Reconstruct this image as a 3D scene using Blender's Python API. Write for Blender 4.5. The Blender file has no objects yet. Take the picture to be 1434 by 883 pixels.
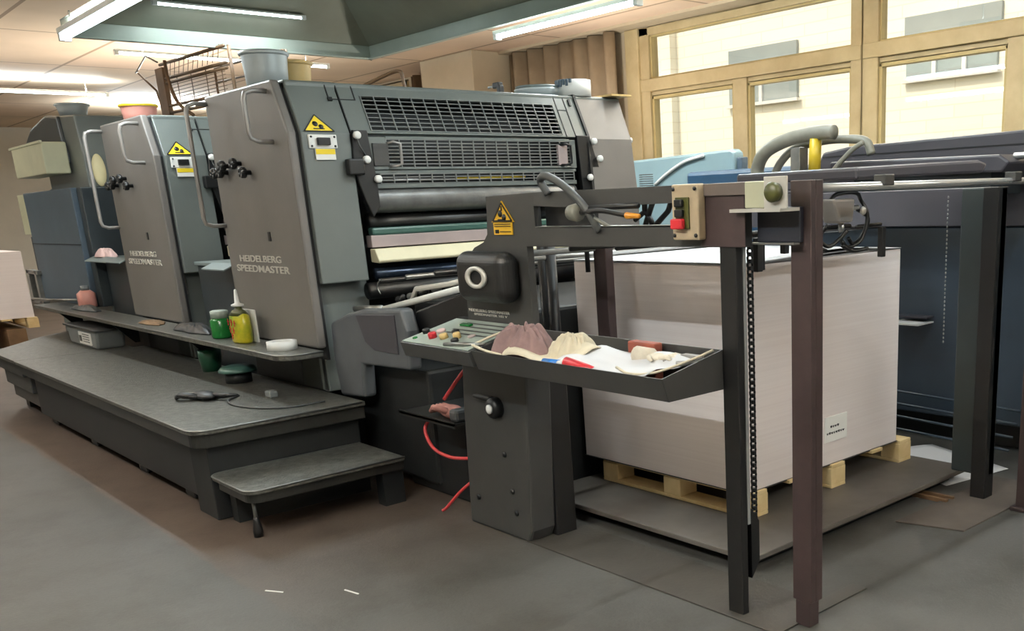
import bpy, bmesh, math, random
from mathutils import Vector, Matrix
random.seed(7)
C = bpy.context.scene.collection
PI = math.pi

# ------------------------------------------------------------------ camera
cam_d = bpy.data.cameras.new('camera'); cam = bpy.data.objects.new('camera', cam_d); C.objects.link(cam)
bpy.context.scene.camera = cam
cam_d.sensor_fit = 'HORIZONTAL'; cam_d.sensor_width = 36.0
cam_d.lens = 1342.2144/1434*36.0
cam_d.shift_x = -0.16626; cam_d.shift_y = 0.14456
cam_d.clip_start = 0.05; cam_d.clip_end = 300
Mc = Matrix(((0.7049, -0.1648, 0.6899), (0.7083, 0.2145, -0.6725), (-0.0371, 0.9627, 0.2679)))
cam.rotation_euler = Mc.to_euler(); cam.location = (0, 0, 1.55)

# ------------------------------------------------------------------ world, sun, exposure
sc = bpy.context.scene
sc.view_settings.view_transform = 'Standard'; sc.view_settings.look = 'None'
sc.view_settings.exposure = 0.0; sc.view_settings.gamma = 1.0; sc.view_settings.use_curve_mapping = False
w = bpy.data.worlds.new('world'); sc.world = w; w.use_nodes = True
wn = w.node_tree; wn.nodes.clear()
wo = wn.nodes.new('ShaderNodeOutputWorld'); wb = wn.nodes.new('ShaderNodeBackground'); sk = wn.nodes.new('ShaderNodeTexSky')
sk.sky_type = 'NISHITA'; sk.sun_disc = False; sk.sun_elevation = math.radians(48); sk.sun_rotation = math.radians(190)
sk.air_density = 1.6; sk.dust_density = 4.0; sk.ozone_density = 1.0
wb.inputs['Strength'].default_value = 0.22
wn.links.new(sk.outputs[0], wb.inputs[0]); wn.links.new(wb.outputs[0], wo.inputs[0])
sd = bpy.data.lights.new('sun', 'SUN'); sd.energy = 2.0; sd.angle = math.radians(1.0); sd.color = (1.0, 0.94, 0.84)
so = bpy.data.objects.new('sun', sd); C.objects.link(so)
so.rotation_euler = (math.radians(44), 0, math.radians(-15)); so.location = (0, -20, 30)

TUBE = 14.0        # emission of the lamp tubes in view
LAMP_W = 24.0      # watts of each tube's own light

# ------------------------------------------------------------------ materials
def srgb(c):
    return tuple(((v/255)/12.92 if v/255 <= 0.04045 else (((v/255)+0.055)/1.055)**2.4) for v in c[:3]) + (1.0,)
MATS = {}
def mat(name, col, rough=0.55, metal=0.0, noise=0.12, scale=6.0, bump=0.0, bscale=60.0, col2=None, spec=0.5, coat=0.0):
    m = bpy.data.materials.new(name); m.use_nodes = True; nt = m.node_tree; b = nt.nodes['Principled BSDF']
    b.inputs['Roughness'].default_value = rough; b.inputs['Metallic'].default_value = metal
    b.inputs['Specular IOR Level'].default_value = spec
    if coat: b.inputs['Coat Weight'].default_value = coat
    tc = nt.nodes.new('ShaderNodeTexCoord'); nz = nt.nodes.new('ShaderNodeTexNoise')
    nz.inputs['Scale'].default_value = scale; nz.inputs['Detail'].default_value = 6; nz.inputs['Roughness'].default_value = 0.6
    nt.links.new(tc.outputs['Object'], nz.inputs['Vector'])
    rp = nt.nodes.new('ShaderNodeValToRGB'); c = srgb(col)
    if col2: d = srgb(col2)
    else: d = tuple(v*(1-noise*1.6) for v in c[:3]) + (1,)
    rp.color_ramp.elements[0].position = 0.32; rp.color_ramp.elements[0].color = d
    rp.color_ramp.elements[1].position = 0.68; rp.color_ramp.elements[1].color = c
    nt.links.new(nz.outputs['Fac'], rp.inputs[0]); nt.links.new(rp.outputs[0], b.inputs['Base Color'])
    if bump:
        n2 = nt.nodes.new('ShaderNodeTexNoise'); n2.inputs['Scale'].default_value = bscale; n2.inputs['Detail'].default_value = 4
        bp = nt.nodes.new('ShaderNodeBump'); bp.inputs['Strength'].default_value = bump; bp.inputs['Distance'].default_value = 0.01
        nt.links.new(tc.outputs['Object'], n2.inputs['Vector']); nt.links.new(n2.outputs['Fac'], bp.inputs['Height'])
        nt.links.new(bp.outputs[0], b.inputs['Normal'])
    MATS[name] = m
    return m
def emis(name, col, strength):
    m = bpy.data.materials.new(name); m.use_nodes = True; nt = m.node_tree; nt.nodes.clear()
    e = nt.nodes.new('ShaderNodeEmission'); e.inputs[0].default_value = srgb(col); e.inputs[1].default_value = strength
    o = nt.nodes.new('ShaderNodeOutputMaterial'); nt.links.new(e.outputs[0], o.inputs[0]); return m

M_cover = mat('cover_paint', (110, 106, 102), 0.42, 0.0, 0.10, 2.5, 0.03, 40)
M_press = mat('press_paint', (101, 107, 104), 0.38, 0.0, 0.10, 2.0, 0.03, 40)
M_pressd = mat('press_dark_paint', (44, 52, 56), 0.4, 0.0, 0.15, 3.0)
M_blue = mat('cabinet_blue_paint', (72, 88, 102), 0.45, 0.0, 0.12, 2.0)
M_black = mat('black_metal', (17, 17, 18), 0.42, 0.0, 0.2, 5)
M_dark = mat('dark_machinery', (16, 19, 20), 0.6, 0.0, 0.3, 8)
M_frame = mat('delivery_frame_paint', (58, 58, 57), 0.42, 0.0, 0.12, 3, 0.03, 30)
M_plum2 = mat('grey_brown_strip', (104, 94, 88), 0.45, 0, 0.15, 6)
M_plum = mat('brown_black_post_paint', (60, 47, 47), 0.45, 0.0, 0.2, 9, 0.05, 60)
M_chrome = mat('chrome_bar', (196, 195, 192), 0.25, 0.6, 0.05, 5)
M_steel = mat('worn_steel', (150, 150, 146), 0.35, 0.85, 0.2, 8)
M_seam = mat('seam_black', (12, 13, 14), 0.7)
M_bridge = mat('bridge_paint', (120, 130, 128), 0.42, 0.0, 0.1, 3)
M_handle = mat('grey_handle', (150, 146, 142), 0.35, 0.3, 0.05, 4)
M_guard = mat('guard_bar_grey', (118, 120, 118), 0.4, 0.2, 0.05, 4)
M_roll = mat('roller_grey', (118, 118, 116), 0.35, 0.3, 0.25, 9)
M_cream = mat('cream_guard', (222, 212, 178), 0.5, 0.0, 0.1, 3)
M_pinkgrey = mat('inner_panel', (165, 150, 148), 0.45, 0, 0.12, 3)
M_green = mat('green_bar', (60, 92, 84), 0.35, 0, 0.1, 4)
M_white = mat('white_plastic', (228, 226, 220), 0.45, 0, 0.05, 5)
M_yellow = mat('warning_yellow', (236, 205, 30), 0.5, 0, 0.05, 5)
M_yellow2 = mat('warning_amber', (226, 176, 40), 0.5, 0, 0.05, 5)
M_red = mat('red_plastic', (205, 40, 50), 0.4, 0, 0.08, 5)
M_blk = mat('black_plastic', (14, 14, 15), 0.45, 0, 0.1, 8)
M_letter = mat('badge_silver', (205, 200, 190), 0.35, 0.2, 0.05, 5)
M_tread = mat('worn_tread_plate', (120, 119, 112), 0.34, 0.5, 0.3, 22, 0.4, 90, col2=(74, 74, 69))
M_treadedge = mat('tread_edge_dark', (44, 44, 41), 0.4, 0.2, 0.25, 10)
M_platblack = mat('platform_body', (19, 21, 22), 0.5, 0, 0.25, 4)
M_paper = mat('stacked_paper', (226, 218, 214), 0.85, 0, 0.04, 1.5)
M_papert = mat('sheet_white', (206, 205, 206), 0.8, 0, 0.02, 2)
M_notew = mat('note_paper', (246, 243, 236), 0.8, 0, 0.02, 5)
M_pine = mat('pallet_pine', (232, 208, 160), 0.75, 0, 0.15, 5, 0.1, 40, col2=(208, 178, 124))
M_lift = mat('lift_plate_steel', (100, 96, 90), 0.5, 0.1, 0.2, 3, col2=(76, 70, 64))
M_alu = mat('window_frame_paint', (200, 182, 140), 0.5, 0, 0.12, 3, col2=(178, 158, 118))
M_sash = mat('sash_paint', (196, 176, 122), 0.5, 0, 0.12, 3)
M_curtain = mat('brown_curtain', (164, 146, 121), 0.85, 0, 0.15, 4)
M_hood = mat('hood_sheet_metal', (172, 182, 172), 0.4, 0.2, 0.12, 1.6)
M_hoodin = mat('hood_inner_sheet', (150, 152, 138), 0.5, 0.3, 0.15, 1.2)
M_tube = emis('tube_glow', (228, 250, 255), TUBE)
M_fixture = mat('lamp_housing', (225, 230, 228), 0.4)
M_boxtan = mat('tan_box', (184, 164, 134), 0.5, 0, 0.1, 8)
M_canbeige = mat('beige_can', (214, 182, 120), 0.45, 0, 0.1, 5)
M_pail = mat('grey_pail', (176, 184, 186), 0.4, 0.2, 0.08, 4)
M_rack = mat('brown_rack', (120, 92, 66), 0.5, 0.1, 0.2, 6)
M_oval = mat('yellowed_lid', (226, 216, 170), 0.5, 0, 0.1, 3)
M_pale = mat('pale_panel', (196, 196, 166), 0.5, 0, 0.1, 3)
M_teal = mat('teal_cover', (136, 160, 166), 0.3, 0, 0.08, 2)
M_navyblk = mat('navy_black', (34, 36, 46), 0.5, 0, 0.1, 3)
M_navy = mat('navy_paint', (44, 76, 104), 0.4, 0, 0.1, 3)
M_housing = mat('housing_grey', (84, 88, 92), 0.45, 0, 0.15, 4)
M_far = mat('far_press_paint', (62, 61, 68), 0.42, 0, 0.1, 2)
M_farblue = mat('far_press_blue', (58, 70, 82), 0.42, 0, 0.15, 2)
M_fardark = mat('far_press_dark_green', (44, 52, 52), 0.45, 0, 0.15, 2)
M_hose = mat('grey_hose', (124, 122, 110), 0.45, 0, 0.12, 12)
M_cable = mat('dark_cable', (62, 64, 64), 0.5, 0, 0.1, 12)
M_redhose = mat('red_hose', (200, 62, 64), 0.45, 0, 0.1, 12)
M_rag = mat('mauve_rag', (142, 116, 114), 0.95, 0, 0.25, 9, 0.3, 60)
M_linen = mat('cream_cloth', (214, 202, 176), 0.95, 0, 0.12, 9, 0.3, 60)
M_glove = mat('offwhite_glove', (220, 208, 188), 0.95, 0, 0.12, 12, 0.4, 90)
M_bluep = mat('blue_plastic', (20, 110, 190), 0.35)
M_rust = mat('rust_box', (140, 70, 52), 0.7, 0, 0.2, 10)
M_panelg = mat('control_face', (150, 160, 150), 0.5, 0, 0.08, 6)
M_darkgreen = mat('dark_green_pot', (14, 70, 46), 0.3, 0, 0.15, 7)
M_greenjar = mat('green_jar', (18, 112, 44), 0.25, 0, 0.15, 7)
M_bottle = mat('yellow_bottle', (214, 190, 40), 0.3, 0, 0.15, 8, col2=(120, 150, 30))
M_olive = mat('olive_cap', (70, 72, 30), 0.4)
M_orange = mat('orange_tip', (230, 150, 40), 0.4)
M_pink = mat('pink_cloth', (222, 190, 186), 0.9, 0, 0.1, 10)
M_pinkb = mat('pink_bottle', (190, 130, 118), 0.4, 0, 0.1, 8)
M_tub = mat('grey_tub', (112, 116, 116), 0.5, 0, 0.12, 6)
M_amber = mat('olive_yellow_rim', (200, 170, 40), 0.4, 0, 0.1, 8)
M_brown = mat('brown_board', (110, 84, 56), 0.7, 0, 0.2, 6)
M_flesh = mat('pink_glove_leather', (178, 120, 108), 0.8, 0, 0.2, 14, 0.3, 60)

def floor_mat():
    m = bpy.data.materials.new('worn_concrete'); m.use_nodes = True; nt = m.node_tree; b = nt.nodes['Principled BSDF']
    tc = nt.nodes.new('ShaderNodeTexCoord')
    def noise(s, d=6, r=0.6):
        n = nt.nodes.new('ShaderNodeTexNoise'); n.inputs['Scale'].default_value = s; n.inputs['Detail'].default_value = d
        n.inputs['Roughness'].default_value = r; nt.links.new(tc.outputs['Object'], n.inputs['Vector']); return n
    n1 = noise(0.9); r1 = nt.nodes.new('ShaderNodeValToRGB'); nt.links.new(n1.outputs['Fac'], r1.inputs[0])
    e = r1.color_ramp.elements; e[0].position = 0.34; e[0].color = srgb((62, 61, 56)); e[1].position = 0.66; e[1].color = srgb((80, 79, 76))
    # brown colour band along the platform
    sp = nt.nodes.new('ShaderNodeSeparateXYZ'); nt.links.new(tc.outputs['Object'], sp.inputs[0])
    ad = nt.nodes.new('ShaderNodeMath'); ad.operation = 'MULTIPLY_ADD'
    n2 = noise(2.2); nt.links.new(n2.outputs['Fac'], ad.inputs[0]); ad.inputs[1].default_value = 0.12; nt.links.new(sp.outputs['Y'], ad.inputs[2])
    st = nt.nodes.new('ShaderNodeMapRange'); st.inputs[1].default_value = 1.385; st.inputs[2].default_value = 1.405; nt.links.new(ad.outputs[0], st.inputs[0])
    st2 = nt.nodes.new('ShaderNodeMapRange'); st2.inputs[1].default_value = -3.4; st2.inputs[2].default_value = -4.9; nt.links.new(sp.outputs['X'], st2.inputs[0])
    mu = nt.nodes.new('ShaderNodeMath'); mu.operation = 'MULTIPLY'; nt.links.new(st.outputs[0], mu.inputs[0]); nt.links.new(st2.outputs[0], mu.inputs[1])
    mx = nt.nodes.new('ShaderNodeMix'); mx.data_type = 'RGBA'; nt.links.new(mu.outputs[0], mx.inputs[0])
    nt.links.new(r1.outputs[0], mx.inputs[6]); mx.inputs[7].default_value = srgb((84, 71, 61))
    # oil stains
    n3 = noise(2.7, 8, 0.7); r3 = nt.nodes.new('ShaderNodeValToRGB'); nt.links.new(n3.outputs['Fac'], r3.inputs[0])
    e = r3.color_ramp.elements; e[0].position = 0.36; e[0].color = (0.62, 0.6, 0.56, 1); e[1].position = 0.55; e[1].color = (1, 1, 1, 1)
    m2 = nt.nodes.new('ShaderNodeMix'); m2.data_type = 'RGBA'; m2.blend_type = 'MULTIPLY'; m2.inputs[0].default_value = 0.75
    nt.links.new(mx.outputs[2], m2.inputs[6]); nt.links.new(r3.outputs[0], m2.inputs[7])
    n4 = noise(60, 3, 0.7); r4 = nt.nodes.new('ShaderNodeValToRGB'); nt.links.new(n4.outputs['Fac'], r4.inputs[0])
    e = r4.color_ramp.elements; e[0].position = 0.3; e[0].color = (0.85, 0.85, 0.85, 1); e[1].position = 0.7; e[1].color = (1, 1, 1, 1)
    m3 = nt.nodes.new('ShaderNodeMix'); m3.data_type = 'RGBA'; m3.blend_type = 'MULTIPLY'; m3.inputs[0].default_value = 1
    nt.links.new(m2.outputs[2], m3.inputs[6]); nt.links.new(r4.outputs[0], m3.inputs[7])
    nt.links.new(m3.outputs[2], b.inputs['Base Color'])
    rr = nt.nodes.new('ShaderNodeMapRange'); rr.inputs[3].default_value = 0.42; rr.inputs[4].default_value = 0.65
    nt.links.new(n1.outputs['Fac'], rr.inputs[0]); nt.links.new(rr.outputs[0], b.inputs['Roughness'])
    bp = nt.nodes.new('ShaderNodeBump'); bp.inputs['Strength'].default_value = 0.12; bp.inputs['Distance'].default_value = 0.01
    nt.links.new(n4.outputs['Fac'], bp.inputs['Height']); nt.links.new(bp.outputs[0], b.inputs['Normal'])
    return m
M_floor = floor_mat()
M_fplate = mat('worn_floor_plate', (66, 62, 56), 0.5, 0.0, 0.25, 4, 0.1, 50)

def ceiling_mat():
    m = bpy.data.materials.new('ceiling_panels'); m.use_nodes = True; nt = m.node_tree; b = nt.nodes['Principled BSDF']
    tc = nt.nodes.new('ShaderNodeTexCoord'); br = nt.nodes.new('ShaderNodeTexBrick')
    br.offset = 0.0; br.inputs['Scale'].default_value = 1.0; br.inputs['Brick Width'].default_value = 2.4; br.inputs['Row Height'].default_value = 1.2
    br.inputs['Mortar Size'].default_value = 0.02; br.inputs['Color1'].default_value = srgb((240, 216, 188)); br.inputs['Color2'].default_value = srgb((236, 208, 182))
    br.inputs['Mortar'].default_value = srgb((176, 150, 124))
    nt.links.new(tc.outputs['Object'], br.inputs['Vector'])
    nz = nt.nodes.new('ShaderNodeTexNoise'); nz.inputs['Scale'].default_value = 0.7; nz.inputs['Detail'].default_value = 5
    nt.links.new(tc.outputs['Object'], nz.inputs['Vector'])
    rp = nt.nodes.new('ShaderNodeValToRGB'); e = rp.color_ramp.elements; e[0].position = 0.35; e[0].color = (0.84, 0.83, 0.8, 1); e[1].position = 0.65; e[1].color = (1, 1, 1, 1)
    nt.links.new(nz.outputs['Fac'], rp.inputs[0])
    mx = nt.nodes.new('ShaderNodeMix'); mx.data_type = 'RGBA'; mx.blend_type = 'MULTIPLY'; mx.inputs[0].default_value = 1
    nt.links.new(br.outputs['Color'], mx.inputs[6]); nt.links.new(rp.outputs[0], mx.inputs[7]); nt.links.new(mx.outputs[2], b.inputs['Base Color'])
    b.inputs['Roughness'].default_value = 0.7
    return m
M_ceil = ceiling_mat()
M_wall = mat('beige_plaster', (200, 184, 156), 0.8, 0, 0.1, 1.5)
M_wallw = mat('hall_plaster', (214, 206, 192), 0.8, 0, 0.08, 1.0)

def facade_mat():
    m = bpy.data.materials.new('pale_tiled_facade'); m.use_nodes = True; nt = m.node_tree; b = nt.nodes['Principled BSDF']
    tc = nt.nodes.new('ShaderNodeTexCoord'); mp = nt.nodes.new('ShaderNodeMapping'); mp.inputs['Rotation'].default_value = (PI/2, 0, 0)
    nt.links.new(tc.outputs['Object'], mp.inputs[0])
    br = nt.nodes.new('ShaderNodeTexBrick'); br.inputs['Scale'].default_value = 1; br.inputs['Brick Width'].default_value = 1.1; br.inputs['Row Height'].default_value = 0.22
    br.inputs['Mortar Size'].default_value = 0.012; br.inputs['Color1'].default_value = srgb((242, 238, 222)); br.inputs['Color2'].default_value = srgb((240, 234, 216))
    br.inputs['Mortar'].default_value = srgb((230, 222, 202))
    nt.links.new(mp.outputs[0], br.inputs['Vector']); nt.links.new(br.outputs['Color'], b.inputs['Base Color']); b.inputs['Roughness'].default_value = 0.8
    return m
M_facade = facade_mat()
M_facglass = mat('facade_glass', (150, 160, 160), 0.2, 0, 0.1, 1)
M_ground = mat('yard_concrete', (170, 165, 150), 0.9, 0, 0.1, 0.5)
def glass_mat():
    m = bpy.data.materials.new('window_glass'); m.use_nodes = True; nt = m.node_tree; nt.nodes.clear()
    t = nt.nodes.new('ShaderNodeBsdfTransparent'); g = nt.nodes.new('ShaderNodeBsdfGlossy'); g.inputs['Roughness'].default_value = 0.02
    t.inputs[0].default_value = (0.97, 0.98, 0.96, 1)
    mx = nt.nodes.new('ShaderNodeMixShader'); mx.inputs[0].default_value = 0.06
    o = nt.nodes.new('ShaderNodeOutputMaterial'); nt.links.new(t.outputs[0], mx.inputs[1]); nt.links.new(g.outputs[0], mx.inputs[2]); nt.links.new(mx.outputs[0], o.inputs[0])
    return m
M_glass = glass_mat()
def paper_side():
    m = bpy.data.materials.new('ream_edges'); m.use_nodes = True; nt = m.node_tree; b = nt.nodes['Principled BSDF']
    tc = nt.nodes.new('ShaderNodeTexCoord'); mp = nt.nodes.new('ShaderNodeMapping'); mp.inputs['Scale'].default_value = (0.6, 0.6, 110)
    nt.links.new(tc.outputs['Object'], mp.inputs[0]); nz = nt.nodes.new('ShaderNodeTexNoise'); nz.inputs['Scale'].default_value = 1; nz.inputs['Detail'].default_value = 4
    nt.links.new(mp.outputs[0], nz.inputs['Vector']); rp = nt.nodes.new('ShaderNodeValToRGB'); e = rp.color_ramp.elements
    e[0].position = 0.3; e[0].color = srgb((228, 216, 212)); e[1].position = 0.6; e[1].color = srgb((233, 222, 218))
    nt.links.new(nz.outputs['Fac'], rp.inputs[0]); nt.links.new(rp.outputs[0], b.inputs['Base Color']); b.inputs['Roughness'].default_value = 0.85
    bp = nt.nodes.new('ShaderNodeBump'); bp.inputs['Strength'].default_value = 0.05; bp.inputs['Distance'].default_value = 0.002
    nt.links.new(nz.outputs['Fac'], bp.inputs['Height']); nt.links.new(bp.outputs[0], b.inputs['Normal'])
    return m
M_reams = paper_side()

# ------------------------------------------------------------------ mesh helpers
ORG = {}
def empty(name, loc, label, cat, group=None):
    o = bpy.data.objects.new(name, None); C.objects.link(o); o.location = loc; o.empty_display_size = 0.1
    ORG[o.name] = Vector(loc); o['label'] = label; o['category'] = cat
    if group: o['group'] = group
    return o
def tag(o, label, cat, group=None):
    o['label'] = label; o['category'] = cat
    if group: o['group'] = group
    return o
class MB:
    def __init__(s): s.bm = bmesh.new(); s.xf = Matrix.Identity(4); s.mi = 0
    def _add(s, vs, fs, smooth=False):
        v = [s.bm.verts.new(s.xf @ Vector(p)) for p in vs]
        for f in fs:
            try:
                q = s.bm.faces.new([v[i] for i in f]); q.material_index = s.mi; q.smooth = smooth
            except ValueError: pass
        return v
    def box(s, x0, x1, y0, y1, z0, z1):
        s._add([(x, y, z) for z in (z0, z1) for y in (y0, y1) for x in (x0, x1)],
               [(0, 2, 3, 1), (4, 5, 7, 6), (0, 1, 5, 4), (2, 6, 7, 3), (0, 4, 6, 2), (1, 3, 7, 5)]); return s
    def prism(s, pts, ax, a0, a1):
        # pts in the plane normal to ax: ax='y' -> (x,z); 'x' -> (y,z); 'z' -> (x,y)
        def P(p, a): return {'x': (a, p[0], p[1]), 'y': (p[0], a, p[1]), 'z': (p[0], p[1], a)}[ax]
        n = len(pts); vs = [P(p, a0) for p in pts] + [P(p, a1) for p in pts]
        fs = [tuple(range(n)), tuple(range(2*n-1, n-1, -1))] + [(i, i+n, (i+1) % n+n, (i+1) % n) for i in range(n)]
        s._add(vs, fs); return s
    def tube(s, pts, r, n=10, closed=False, smooth=True):
        pts = [Vector(p) for p in pts]; N = len(pts); rings = []
        up = None
        for i, p in enumerate(pts):
            if closed: t = pts[(i+1) % N]-pts[i-1]
            else: t = pts[min(i+1, N-1)]-pts[max(i-1, 0)]
            t.normalize()
            if up is None:
                up = Vector((0, 0, 1)) if abs(t.z) < 0.9 else Vector((1, 0, 0))
            a = t.cross(up); a.normalize(); b = a.cross(t); b.normalize(); up = b
            rr = r[i] if isinstance(r, (list, tuple)) else r
            rings.append([p+a*rr*math.cos(2*PI*k/n)+b*rr*math.sin(2*PI*k/n) for k in range(n)])
        vs = [v for rg in rings for v in rg]; fs = []
        for i in range(N if closed else N-1):
            j = (i+1) % N
            for k in range(n): fs.append((i*n+k, i*n+(k+1) % n, j*n+(k+1) % n, j*n+k))
        if not closed: fs += [tuple(range(n-1, -1, -1)), tuple((N-1)*n+k for k in range(n))]
        s._add(vs, fs, smooth); return s
    def lathe(s, c, prof, axis='z', n=28, cap=True):
        # prof: list of (r, h) along axis from c
        c = Vector(c); vs = []
        for r, h in prof:
            for k in range(n):
                a = 2*PI*k/n; u, v = r*math.cos(a), r*math.sin(a)
                vs.append(c+Vector({'z': (u, v, h), 'y': (u, h, v), 'x': (h, u, v)}[axis]))
        fs = []
        for i in range(len(prof)-1):
            for k in range(n): fs.append((i*n+k, i*n+(k+1) % n, (i+1)*n+(k+1) % n, (i+1)*n+k))
        if cap: fs += [tuple(range(n-1, -1, -1)), tuple((len(prof)-1)*n+k for k in range(n))]
        s._add(vs, fs, True); return s
    def ball(s, c, rx, ry, rz, n=12):
        prof = []
        vs = []; c = Vector(c)
        for i in range(n+1):
            th = PI*i/n
            for k in range(2*n):
                a = PI*k/n; vs.append(c+Vector((rx*math.sin(th)*math.cos(a), ry*math.sin(th)*math.sin(a), rz*math.cos(th))))
        m = 2*n; fs = [(i*m+k, (i+1)*m+k, (i+1)*m+(k+1) % m, i*m+(k+1) % m) for i in range(n) for k in range(m)]
        s._add(vs, fs, True); return s
    def grid(s, fn, nu, nv, smooth=True):
        vs = [fn(i/nu, j/nv) for i in range(nu+1) for j in range(nv+1)]
        fs = [(i*(nv+1)+j, (i+1)*(nv+1)+j, (i+1)*(nv+1)+j+1, i*(nv+1)+j+1) for i in range(nu) for j in range(nv)]
        s._add(vs, fs, smooth); return s
    def build(s, name, m, parent=None, bev=0.0, solid=0.0, kind=None, seg=2):
        bm = s.bm
        bmesh.ops.remove_doubles(bm, verts=bm.verts, dist=1e-6)
        bmesh.ops.recalc_face_normals(bm, faces=bm.faces)
        if parent: org = ORG[parent.name]
        elif kind: org = Vector((0, 0, 0))
        else:
            co = [v.co for v in bm.verts]
            lo = [min(c[i] for c in co) for i in range(3)]; hi = [max(c[i] for c in co) for i in range(3)]
            org = Vector(((lo[0]+hi[0])/2, (lo[1]+hi[1])/2, lo[2]))
        bmesh.ops.translate(bm, verts=bm.verts, vec=-org)
        me = bpy.data.meshes.new(name); bm.to_mesh(me); bm.free()
        for q in (m if isinstance(m, (list, tuple)) else [m]): me.materials.append(q)
        o = bpy.data.objects.new(name, me); C.objects.link(o); ORG[o.name] = org
        if parent: o.parent = parent
        else: o.location = org
        if kind: o['kind'] = kind
        if solid:
            d = o.modifiers.new('s', 'SOLIDIFY'); d.thickness = solid; d.offset = 0
        if bev:
            d = o.modifiers.new('b', 'BEVEL'); d.width = bev; d.segments = seg; d.limit_method = 'ANGLE'; d.angle_limit = math.radians(40)
        return o
def copy_tree(o, parent=None):
    c = o.copy(); C.objects.link(c); c.parent = parent
    for ch in list(o.children): copy_tree(ch, c)
    return c
def B(*a):
    return MB().box(*a)
def arc(c, r, a0, a1, n, plane='xz'):
    out = []
    for i in range(n+1):
        a = math.radians(a0+(a1-a0)*i/n); u, v = r*math.cos(a), r*math.sin(a)
        out.append({'xz': (c[0]+u, c[1], c[2]+v), 'yz': (c[0], c[1]+u, c[2]+v), 'xy': (c[0]+u, c[1]+v, c[2])}[plane])
    return out
def spline(pts, n=8):
    P = [Vector(p) for p in pts]; P = [P[0]*2-P[1]]+P+[P[-1]*2-P[-2]]; out = []
    for i in range(1, len(P)-2):
        for k in range(n):
            t = k/n; a, b, c, d = P[i-1:i+3]
            out.append(0.5*((2*b)+(c-a)*t+(2*a-5*b+4*c-d)*t*t+(3*b-a-3*c+d)*t**3))
    out.append(P[-2]); return out
def lettering(name, lines, m, parent, kind, extr=0.002):
    # lines: (string, (a0, a1, z0, z1)); kind ('near', y) faces -Y and reads along +X; ('right', x) faces +X and reads along +Y
    mb = MB()
    for st, (a0, a1, z0, z1) in lines:
        cu = bpy.data.curves.new('t', 'FONT'); cu.body = st; cu.extrude = 0.02; cu.size = 1; cu.offset = 0.012
        to = bpy.data.objects.new('t', cu); C.objects.link(to)
        bpy.context.view_layer.update()
        dg = bpy.context.evaluated_depsgraph_get(); me = bpy.data.meshes.new_from_object(to.evaluated_get(dg))
        bpy.data.objects.remove(to); co = [v.co.copy() for v in me.vertices]
        lx = min(c.x for c in co); hx = max(c.x for c in co); ly = min(c.y for c in co); hy = max(c.y for c in co)
        vs = []
        for c in co:
            a = a0+(c.x-lx)/(hx-lx)*(a1-a0); z = z0+(c.y-ly)/(hy-ly)*(z1-z0); d = extr*(1 if c.z > 0 else -0.5)
            vs.append((a, kind[1]-d, z) if kind[0] == 'near' else (kind[1]+d, a, z))
        mb._add(vs, [tuple(p.vertices) for p in me.polygons]); bpy.data.meshes.remove(me)
    return mb.build(name, m, parent)

# ================================================================== SETTING
ZC = 3.4; YW = 7.9
XL, XR, YN = -24.0, 3.6, -3.2
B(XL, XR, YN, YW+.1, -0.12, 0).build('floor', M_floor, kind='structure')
B(XL-.2, XR+.2, YN-.2, YW+.3, ZC, ZC+0.2).build('ceiling', M_ceil, kind='structure')
B(XL-.2, XL, YN-.2, YW+.25, -0.1, ZC).build('wall_left', M_wallw, kind='structure')
B(XR, XR+.2, YN-.2, YW+.25, -0.1, ZC).build('wall_right', M_wallw, kind='structure')
B(XL, XR, YN-.2, YN, -0.1, ZC).build('wall_near', M_wallw, kind='structure')
# window wall with two ranges of windows
mb = MB(); SILL = 1.0
mb.box(XL, XR, YW, YW+.22, -0.1, SILL); mb.box(XL, XR, YW, YW+.22, 3.37, ZC)
for x0, x1 in ((XL, -22.6), (-13.6, -8.72), (-0.6, XR)): mb.box(x0, x1, YW, YW+.22, SILL, 3.37)
mb.build('wall_window_side', M_wall, kind='structure')
B(-12.1, -10.87, 7.22, YW, 0, ZC).build('trim_1', M_wall, kind='structure', bev=0.01)     # pilaster
B(-10.87, -0.6, 7.62, YW, 3.37, ZC).build('trim_2', M_wall, kind='structure')

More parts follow.
